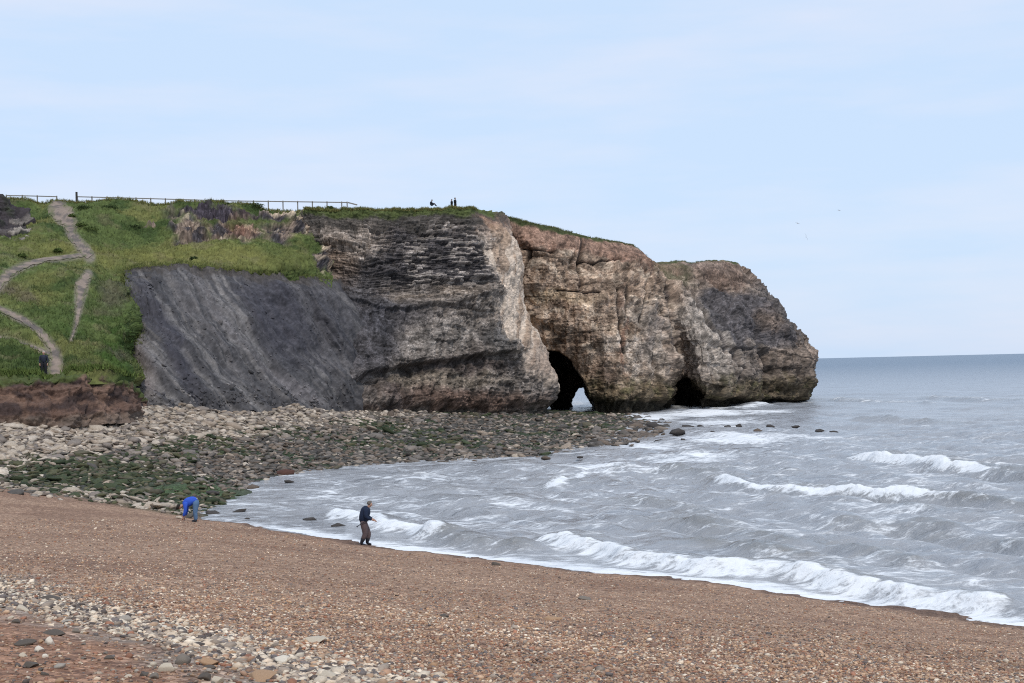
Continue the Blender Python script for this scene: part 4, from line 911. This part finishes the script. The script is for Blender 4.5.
for a in [(50, 644, 6.5, 4.5, 5, 'largest of the three white cobbles on the red sand', 'white cobbles on the red sand'), (40, 651, 6, 3.5, 5, 'flatter white cobble just left of the largest on the red sand', 'white cobbles on the red sand'),
          (45, 657, 4.5, 2.2, 5, 'smallest white cobble in front of the other two on the red sand', 'white cobbles on the red sand'),
          (26, 645, 12, 3.5, 3, 'long dark flat slab half sunk in the red sand left of the white cobbles', None), (55, 635, 13, 3, 3, 'long dark flat slab just above the white cobbles', None),
          (23, 610, 9, 3, 2, 'pale flat slab at the left edge of the grey band', None), (109, 659, 8, 2.4, 3, 'thin black slab on the red sand right of the white cobbles', None),
          (61, 667, 8, 2.6, 0, 'grey wedge of stone on the red sand near the bottom edge', None), (167, 671, 12, 5, 2, 'rounded buff boulder at the bottom edge beside the grey band', None),
          (210, 665, 11, 5, 4, 'tan rounded stone right of the buff boulder', None), (262, 680, 22, 6, 4, 'broad ochre slab cut by the bottom edge', None), (185, 664, 10, 6, 1, 'dark grey block between the buff boulder and the tan stone', None),
          (60, 683, 6, 3.5, 4, 'orange brown stone at the bottom edge left of the buff boulder', None), (218, 683, 7, 5, 2, 'pinkish pale stone at the bottom edge left of the ochre slab', None), (125, 622, 11, 4, 0, 'broad grey slab in the middle of the grey band', None),
          (50, 600, 14, 3, 3, 'long black slab in the upper part of the grey band', None), (285, 662, 14, 4, 5, 'wide whitish slab at the lower end of the grey band', None), (330, 678, 13, 5, 2, 'broad pale block at the lower end of the grey band', None),
          (496, 565.5, 5, 2.4, 3, 'black stone by itself near the waterline on the brown shingle', None), (586, 600, 8, 2, 1, 'flat grey stone by itself on the open shingle', None), (553, 620, 10, 2.5, 4, 'flat pinkish stone by itself on the open shingle', None),
          (445, 617, 6, 2, 3, 'dark stone by itself amid the open shingle', None), (315, 642, 14, 4, 2, 'pale flat slab above the lower end of the grey band', None)]:
    stone(*a)

# ------------------------------------------------------------------ grass blades along the edges and over the hillside
def tufts(P0, N, hmin, hmax, nb, colr):
    m = len(P0) * nb; base = np.repeat(P0, nb, 0) + rng.normal(0, .12, (m, 3)) * np.array([1, 1, .15])
    hgt = rng.uniform(hmin, hmax, m); a = rng.uniform(0, 6.28, m); wdt = hgt * rng.uniform(.09, .16, m)
    side = np.stack([np.cos(a), np.sin(a), 0 * a], -1) * wdt[:, None]
    tip = base + np.stack([rng.normal(0, .3, m) * hgt, rng.normal(0, .3, m) * hgt, hgt], -1)
    V = np.stack([base - side, base + side, tip], 1).reshape(-1, 3); cc = np.repeat(np.repeat(colr, nb, 0), 3, 0)
    return V, cc
hw_ = pathc + crag
ii = rng.integers(8, NVH, 26000); jj = rng.integers(60, NUH, 26000); okk = (hw_[ii, jj] < .25) & ~((HPX[ii, jj] > 145) & (HPY[ii, jj] > 276)); ii, jj = ii[okk], jj[okk]
B0 = HP[ii, jj] - np.array([0, 0, .05]); C0 = gcol[ii, jj] * rng.uniform(.85, 1.25, (len(ii), 1))
V1, c1 = tufts(B0, None, .1, .3, 4, C0)
e = np.concatenate([HP[-1][rng.integers(60, NUH, 2600)], C_TOP[rng.integers(20, 520, 2600)]]) + np.stack([rng.normal(0, .1, 5200), rng.uniform(-.3, 1.2, 5200), rng.uniform(-.1, .15, 5200)], -1)
V2, c2 = tufts(e, None, .1, .32, 5, lerp(np.broadcast_to(lin(84, 92, 50), e.shape), lin(128, 120, 76), rng.uniform(0, 1, len(e))))
e = D_TOP[rng.integers(10, 560, 1800)]; keepd = rng.uniform(size=1800) < np.clip(fbm(e, 2, .15) + .55, 0, 1); e = e[keepd] + np.stack([0 * e[keepd, 0], rng.uniform(-.3, 1.0, keepd.sum()), 0 * e[keepd, 0]], -1)
V3, c3 = tufts(e, None, .1, .26, 5, lerp(np.broadcast_to(lin(66, 76, 42), e.shape), lin(110, 108, 64), rng.uniform(0, 1, len(e))))
bank_e = hill_at(rng.uniform(-40, 135, 900), np.full(900, 379.0) + rng.uniform(-1.5, .5, 900))
V4, c4 = tufts(bank_e, None, .15, .4, 5, np.broadcast_to(lin(92, 106, 56), bank_e.shape) * rng.uniform(.7, 1.3, (900, 1)))
SP, SC = SCREE; e = np.concatenate([SP[-1][rng.integers(2, 330, 800)], SP[rng.integers(90, 229, 500), rng.integers(0, 3, 500)]]); e = e + rng.normal(0, .3, e.shape) * np.array([1, 1, .6])
V5, c5 = tufts(e, None, .1, .26, 5, lerp(np.broadcast_to(lin(80, 92, 50), e.shape), lin(112, 112, 66), rng.uniform(0, 1, len(e))) * .9)
V = np.concatenate([V1, V2, V3, V4, V5]); cc = np.concatenate([c1, c2, c3, c4, c5])
tag(build('grass', V, np.arange(len(V)).reshape(-1, 3), M_grass, cc, smooth=False), kind='stuff')

# bushes that stand out on the skyline and the slopes
def bush(x, y, w, hh, lab, dark=True):
    p = hill_at(np.array([float(x)]), np.array([float(y)]))[0]; s = p[1] / F; root = empty('shrub', p); tag(root, lab, 'shrub', 'low shrubs in the grass')
    k = 520; w *= 1.25; hh *= .8; q = rng.normal(size=(k, 3)); q /= np.linalg.norm(q, axis=1, keepdims=True); q *= rng.uniform(.55, 1, (k, 1)) * (1 + .6 * perlin(q * 2.2 + x)[:, None]); q[:, 2] = np.abs(q[:, 2])
    c_ = q * np.array([w * s / 2, w * s / 2, hh * s]); a = rng.normal(size=(k, 3)); a /= np.linalg.norm(a, axis=1, keepdims=True); b_ = np.cross(a, rng.normal(size=(k, 3))); b_ /= np.linalg.norm(b_, axis=1, keepdims=True)
    l_ = rng.uniform(.06, .16, (k, 1)); V = np.stack([c_ - a * l_, c_ + b_ * l_ * .6, c_ + a * l_], 1).reshape(-1, 3)
    g0 = lin(60, 72, 42) if dark else lin(80, 92, 50)
    build('foliage', V, np.arange(k * 3).reshape(-1, 3), M_grass, np.repeat(g0 * rng.uniform(.6, 1.5, (k, 1)), 3, 0), smooth=False, parent=root)
    st_v = []; st_f = []
    for j in range(7):
        t = rng.uniform(-1, 1, 2) * np.array([w * s / 2, w * s / 2]) * .6; i0 = len(st_v)
        st_v += [(-.02, 0, -.1), (.02, 0, -.1), (t[0], t[1], hh * s * .8)]; st_f.append((i0, i0 + 1, i0 + 2))
    build('stem', np.array(st_v), np.array(st_f), M_soil_plain, smooth=False, parent=root)
M_soil_plain = plain_mat('twig', (.06, .05, .04))
bush(256, 209, 13, 6, 'dark rounded shrub breaking the skyline under the long fence'); bush(228, 208, 4, 4, 'tiny dark shrub at the foot of the long fence'); bush(340, 210, 8, 4, 'low dark shrub at the cliff edge where the long fence ends')
bush(110, 213, 14, 4, 'dark low shrub on the upper slope right of the path head'); bush(84, 211, 12, 5, 'dark shrub just below the tall fence post'); bush(135, 224, 16, 4, 'dark long shrub in the middle of the upper slope')
bush(72, 217, 6, 4, 'small shrub in the fork of the path head', False); bush(90, 231, 13, 5, 'green shrub right of the narrow part of the path', False); bush(22, 256, 8, 4, 'small green shrub below the dark crag', False); bush(82, 228, 10, 4, 'leafy shrub close to the path bend', False)
bush(194, 263, 6, 3, 'small dark shrub on the grass terrace above the scree'); bush(58, 248, 8, 4, 'green shrub left of the path on the hillside', False)

# ------------------------------------------------------------------ fences
M_wood = plain_mat('weathered_wood', (.22, .20, .18), .85, .35, 6)
M_wood_d = plain_mat('dark_wood', (.05, .045, .042), .85, .35, 6)
def box_between(name, a, b, w, d, mat, parent):
    a, b = Vector(a), Vector(b); ax = (b - a).normalized(); ref = Vector((0, 0, 1)) if abs(ax.z) < .8 else Vector((0, 1, 0))
    s = ax.cross(ref).normalized(); u = s.cross(ax).normalized(); bm = bmesh.new(); vs = []
    for t in (a, b):
        for i, j in ((-1, -1), (1, -1), (1, 1), (-1, 1)): vs.append(bm.verts.new(t + s * w / 2 * i + u * d / 2 * j))
    for f in ((0, 1, 2, 3), (7, 6, 5, 4), (0, 4, 5, 1), (1, 5, 6, 2), (2, 6, 7, 3), (3, 7, 4, 0)): bm.faces.new([vs[k] for k in f])
    bmesh.ops.bevel(bm, geom=bm.edges[:], offset=min(w, d) * .15, segments=1, affect='EDGES')
    bmesh.ops.recalc_face_normals(bm, faces=bm.faces[:])
    me = bpy.data.meshes.new(name); bm.to_mesh(me); bm.free(); me.materials.append(mat)
    o = bpy.data.objects.new(name, me); COL.objects.link(o); o.parent = parent; return o
def fence(pts, posts, d, lab):
    pts = np.array(pts, float); p0 = at_depth(pts[0, 0], pts[0, 1], np.array(d)); root = empty('fence', p0); tag(root, lab, 'fence', None); P0 = Vector(p0)
    xs = posts; ys = np.interp(xs, pts[:, 0], pts[:, 1]); W_ = [Vector(at_depth(np.array(x), np.array(y), np.array(d))) for x, y in zip(xs, ys)]
    for w_ in W_: box_between('post', w_ - P0 + Vector((0, .09, -1.5)), w_ - P0 + Vector((0, .09, .06)), .13, .13, M_wood, root)
    for a, b_ in zip(W_[:-1], W_[1:]): box_between('rail', a - P0 + Vector((0, 0, -.06)), b_ - P0 + Vector((0, 0, -.06)), .06, .12, M_wood, root)
xs = list(np.arange(77, 342, 14.7)) + [347]
fence([(76, 196.2), (120, 197.3), (225, 200.3), (350, 202.0)], xs, 171, 'long post and rail fence along the grassy cliff edge')
root_f = [o for o in COL.objects if o.name == 'fence'][0]
_e = Vector(at_depth(np.array(347.), np.array(202.), np.array(171.))) - root_f.location; box_between('rail', _e + Vector((.1, 0, -.06)), _e + Vector((1.2, .3, -.35)), .06, .15, M_wood, root_f)
fence([(6, 195.0), (30, 195.4), (57, 196.2)], [6, 22, 37, 56.5], 170, 'short post and rail fence on the skyline left of the path head')
pp = at_depth(np.array(76.5), np.array(192.5), np.array(168.)); root = empty('signpost', pp); tag(root, 'tall dark wooden post on the skyline right of the path head', 'post')
box_between('post', (0, 0, -2.4), (0, 0, 0), .22, .2, M_wood_d, root); box_between('post_cap', (0, 0, .003), (0, 0, .06), .27, .25, M_wood_d, root)

# ------------------------------------------------------------------ people
M_skin = plain_mat('skin', (.42, .24, .17), .6, .1)
def skin_mesh(name, chains, mat, parent, levels=1):
    """chains: lists of (x, y, z, r); a chain whose first entry is an int continues from that earlier vertex"""
    me = bpy.data.meshes.new(name); bm = bmesh.new(); lay = bm.verts.layers.skin.verify(); vs = []
    for ch in chains:
        prev = None
        for it in ch:
            if isinstance(it, int): prev = vs[it]; continue
            v = bm.verts.new(it[:3]); v[lay].radius = (it[3], it[4] if len(it) > 4 else it[3]); vs.append(v)
            if prev: bm.edges.new((prev, v))
            prev = v
    vs[0][lay].use_root = True
    bm.to_mesh(me); bm.free(); me.materials.append(mat)
    o = bpy.data.objects.new(name, me); COL.objects.link(o); o.parent = parent
    s = o.modifiers.new('skin', 'SKIN'); s.use_smooth_shade = True
    u = o.modifiers.new('sub', 'SUBSURF'); u.levels = levels; u.render_levels = levels
    return o
def lerp3(a, b, t): return tuple(a[i] + (b[i] - a[i]) * t for i in range(3))
def hand_chains(base_idx, wrist, elbow):
    """palm and five fingers running on from the forearm"""
    w, e_ = Vector(wrist), Vector(elbow); d = (w - e_).normalized(); s = d.cross(Vector((0, 0, 1))); s = s.normalized() if s.length > .1 else Vector((0, 1, 0)); dn = s.cross(d).normalized()
    if dn.z > 0: dn = -dn
    palm = w + d * .08; ch = [[base_idx, (*palm, .038, .022)]]
    for k, L in enumerate((.07, .08, .075, .06)):
        r = palm + s * (k - 1.5) * .021; ch.append([('P',), (*(r + d * .03), .0095), (*(r + d * (.03 + L * .6) + dn * .012), .0085), (*(r + d * (.02 + L) + dn * .035), .007)])
    ch.append([('P',), (*(w + d * .045 + s * .045), .012), (*(w + d * .085 + s * .06 + dn * .02), .009)])
    return ch
def person(loc, rz, lab, J, m_top, m_leg, m_boot, m_hair, scale=1.0, group=None, boots=.42):
    """J: joint positions; x forward, y to the left, z up, from the feet"""
    root = empty('person', loc, rz); root.scale = (scale,) * 3; tag(root, lab, 'person', group)
    pel, wst, chs, nk, hd = J['pelvis'], J['waist'], J['chest'], J['neck'], J['head']
    ch = [[(*pel, .07, .06), (*wst, .08, .07), (*chs, .09, .07), (*nk, .055), (*lerp3(nk, hd, .6), .085), (*hd, .098), (*J['crown'], .07)]]; cnt = 7
    hands = []
    for s in ('L', 'R'):
        ch.append([2, (*J['sh' + s], .05), (*J['el' + s], .045), (*J['wr' + s], .03)]); wi = cnt + 2; cnt += 3
        hc = hand_chains(wi, J['wr' + s], J['el' + s]); ch.append(hc[0]); pi_ = cnt; cnt += 1
        for c_ in hc[1:]: ch.append([pi_] + c_[1:]); cnt += len(c_) - 1
        ch.append([0, (*J['hip' + s], .07), (*J['kn' + s], .06), (*J['an' + s], .042), (*J['toe' + s], .035)]); cnt += 4
    fwd = J['face']; body = skin_mesh('body', ch, M_skin, root, 1)
    # clothing a little outside the body
    skin_mesh('jacket', [[(*lerp3(pel, wst, -.4), .17), (*wst, .2), (*lerp3(wst, chs, .6), .215), (*chs, .21), (*lerp3(chs, nk, .6), .15), (*lerp3(chs, nk, .95), .085)]], m_top, root, 1)
    for s in ('L', 'R'):
        c_ = lerp3(chs, J['sh' + s], .45)
        skin_mesh('sleeve', [[(*c_, .13), (*J['sh' + s], .115), (*lerp3(J['sh' + s], J['el' + s], .5), .09), (*J['el' + s], .08), (*lerp3(J['el' + s], J['wr' + s], .95), .058)]], m_top, root, 1)
        skin_mesh('trouser_leg', [[(*lerp3(pel, wst, .3), .14), (*J['hip' + s], .155), (*lerp3(J['hip' + s], J['kn' + s], .5), .128), (*J['kn' + s], .105), (*lerp3(J['kn' + s], J['an' + s], .97 if boots < .5 else .6), .078 if boots < .5 else .1)]], m_leg, root, 1)
    for s in ('L', 'R'):
        skin_mesh('boot', [[(*lerp3(J['an' + s], J['kn' + s], boots), .112 if boots > .5 else .07), (*J['an' + s], .062), (*J['toe' + s], .05, .042)]], m_boot, root, 1)
    h, f = Vector(hd), Vector(fwd).normalized(); up = (Vector(J['crown']) - h).normalized()
    skin_mesh('hair', [[(*(h - f * .06 - up * .05), .1), (*(h - f * .035 + up * .05), .115), (*(Vector(J['crown']) + f * .0 + up * .015), .072), (*(Vector(J['crown']) + f * .05), .05)]], m_hair, root, 1)
    lat = up.cross(f).normalized()
    skin_mesh('nose', [[(*(h + f * .088 + up * .01), .012), (*(h + f * .118 - up * .02), .015)]], M_skin, root, 1)
    for sg in (1, -1):
        skin_mesh('ear', [[(*(h + lat * .098 * sg + up * .02), .012), (*(h + lat * .104 * sg - up * .025), .014)]], M_skin, root, 1)
        skin_mesh('eye', [[(*(h + f * .09 + lat * .034 * sg + up * .02), .009), (*(h + f * .095 + lat * .036 * sg + up * .02), .008)]], M_dark, root, 1)
    skin_mesh('mouth', [[(*(h + f * .09 - up * .055 - lat * .022), .006), (*(h + f * .098 - up * .057), .007), (*(h + f * .09 - up * .055 + lat * .022), .006)]], M_lip, root, 1)
    return root
M_dark = plain_mat('black_cloth', (.014, .014, .018)); M_lip = plain_mat('lip', (.25, .1, .08))
M_navy = plain_mat('navy_wool', (.012, .02, .045), .9, .2); M_mauve = plain_mat('brown_trousers', (.10, .07, .07), .9, .2); M_rub = plain_mat('black_rubber', (.014, .014, .02), .5, .2)
M_ghair = plain_mat('grey_hair', (.13, .11, .095)); M_bhair = plain_mat('dark_hair', (.02, .015, .012)); M_blue = plain_mat('bright_blue_cloth', (.03, .09, .48), .85, .15); M_jean = plain_mat('denim', (.09, .16, .27), .9, .2)
M_slate = plain_mat('dark_blue_cloth', (.022, .026, .04)); M_white = plain_mat('white_cloth', (.75, .75, .75)); M_blonde = plain_mat('pale_hat', (.45, .40, .36))
walk = dict(pelvis=(-.06, 0, .90), waist=(-.05, 0, 1.06), chest=(.05, 0, 1.36), neck=(.15, 0, 1.47), head=(.21, 0, 1.55), crown=(.22, 0, 1.64), face=(1, 0, -.35),
            shL=(.06, .19, 1.38), elL=(.06, .27, 1.10), wrL=(.30, .22, .98), shR=(.04, -.19, 1.38), elR=(.02, -.27, 1.10), wrR=(.27, -.2, .99),
            hipL=(-.05, .1, .86), knL=(.14, .11, .47), anL=(.06, .11, .09), toeL=(.24, .13, .04), hipR=(-.05, -.1, .86), knR=(.0, -.11, .47), anR=(-.17, -.11, .11), toeR=(-.0, -.12, .04))
fp = ground_hit(365.5, 546)
man = person((fp[0], fp[1], fp[2] - .01), R(8), 'stooping man in navy jumper, brown trousers and black boots walking the waterline', walk, M_navy, M_mauve, M_rub, M_ghair, 1.06, 'people on the beach', .68)
bend = dict(pelvis=(-.03, 0, .88), waist=(.10, 0, .95), chest=(.36, 0, .84), neck=(.53, 0, .74), head=(.66, 0, .68), crown=(.75, 0, .63), face=(.2, 0, -1),
            shL=(.40, .19, .82), elL=(.40, .22, .52), wrL=(.50, .16, .28), shR=(.40, -.19, .82), elR=(.38, -.24, .52), wrR=(.46, -.2, .27),
            hipL=(-.02, .1, .84), knL=(.02, .12, .47), anL=(-.02, .12, .09), toeL=(.15, .14, .04), hipR=(-.02, -.1, .84), knR=(.03, -.11, .47), anR=(.03, -.12, .09), toeR=(.2, -.13, .04))
fp = ground_hit(196, 522.5)
wom = person((fp[0], fp[1], fp[2] - .01), R(187), 'person in bright blue top and jeans bending down to the stones', bend, M_blue, M_jean, M_rub, M_bhair, 1.06, 'people on the beach', .12)
skin_mesh('shirt_tail', [[(-.03, -.06, .985, .06, .03), (-.02, .06, .985, .06, .03)]], M_white, wom, 1)
stand = dict(pelvis=(0, 0, .93), waist=(0, 0, 1.1), chest=(0, 0, 1.35), neck=(0, 0, 1.50), head=(.02, 0, 1.61), crown=(.02, 0, 1.71), face=(1, 0, -.1),
             shL=(0, .2, 1.4), elL=(0, .27, 1.12), wrL=(.06, .26, .88), shR=(0, -.2, 1.4), elR=(0, -.27, 1.12), wrR=(.08, -.25, .88),
             hipL=(0, .1, .9), knL=(.02, .12, .5), anL=(0, .13, .09), toeL=(.16, .15, .04), hipR=(0, -.1, .9), knR=(.03, -.12, .5), anR=(0, -.13, .09), toeR=(.16, -.15, .04))
hp = hill_at(np.array([44.]), np.array([376.5]))[0]
person((hp[0], hp[1], hp[2] + .02), R(-80), 'person in dark clothes and pale hat standing at the foot of the hillside path', stand, M_slate, M_dark, M_rub, M_blonde, 1.02)
for x, rz, lab in ((451.8, 200, 'left and lower of the two dark figures standing close on the clifftop'), (455.2, 20, 'right and taller of the two dark figures standing close on the clifftop')):
    q = at_depth(np.array(x), np.array(206.6), np.array(174.)); person((q[0], q[1], q[2] - .55), R(rz), lab, stand, M_dark, M_dark, M_rub, M_bhair, .84 if x < 453 else .95, 'pair on the clifftop', .2)
sit = dict(pelvis=(0, 0, .16), waist=(-.05, 0, .32), chest=(-.02, 0, .58), neck=(.05, 0, .74), head=(.1, 0, .85), crown=(.11, 0, .95), face=(1, 0, -.2),
           shL=(0, .19, .63), elL=(.15, .25, .4), wrL=(.36, .18, .42), shR=(0, -.19, .63), elR=(.15, -.25, .4), wrR=(.36, -.18, .42),
           hipL=(.04, .1, .16), knL=(.42, .13, .42), anL=(.62, .12, .09), toeL=(.78, .13, .05), hipR=(.04, -.1, .16), knR=(.42, -.13, .4), anR=(.66, -.12, .09), toeR=(.82, -.13, .05))
q = at_depth(np.array(431.5), np.array(206.0), np.array(173.)); person((q[0], q[1], q[2] - .05), R(0), 'small dark figure sitting low in the clifftop grass left of the standing pair', sit, M_slate, M_slate, M_rub, M_bhair, .85)
# the man's hand tool behind him
mw = man.matrix_basis
scoop = empty('hand_scoop', mw @ Vector((-.33, -.22, .78))); tag(scoop, 'small black scoop carried behind the stooping man', 'scoop')
skin_mesh('scoop_head', [[(0, 0, -.02, .06, .045), (.06, 0, .0, .05, .04)]], M_rub, scoop, 1); skin_mesh('handle', [[(.05, 0, 0, .016), (.3, .01, .16, .014), (.56, .02, .25, .014)]], M_rub, scoop, 1)

# ------------------------------------------------------------------ gulls
M_gull = plain_mat('grey_feathers', (.28, .28, .30)); M_gwhite = plain_mat('white_feathers', (.55, .55, .56))
def gull(x, y, d, roll, yaw, lab):
    root = empty('gull', at_depth(np.array(float(x)), np.array(float(y)), np.array(float(d))), yaw); root.rotation_euler = (roll, 0, yaw); tag(root, lab, 'bird', 'gulls flying off the headland')
    skin_mesh('body', [[(-.3, 0, 0, .03, .015), (-.15, 0, 0, .06), (.08, 0, .01, .085), (.24, 0, .03, .05), (.31, 0, .035, .045), (.39, 0, .02, .012)]], M_gwhite, root, 1)
    for s in (1, -1):
        skin_mesh('wing', [[(.06, .05 * s, .03, .11, .02), (.1, .3 * s, .14, .1, .016), (.04, .5 * s, .12, .07, .012), (-.14, .78 * s, .04, .02, .008)]], M_gull, root, 1)
gull(797.5, 223.5, 330, R(20), R(30), 'upper left small gull in the sky beyond the headland'); gull(806, 237, 300, R(70), R(70), 'lowest and darkest small gull in the sky beyond the headland'); gull(839, 210.5, 380, R(15), R(20), 'farthest right faint gull in the sky beyond the headland')
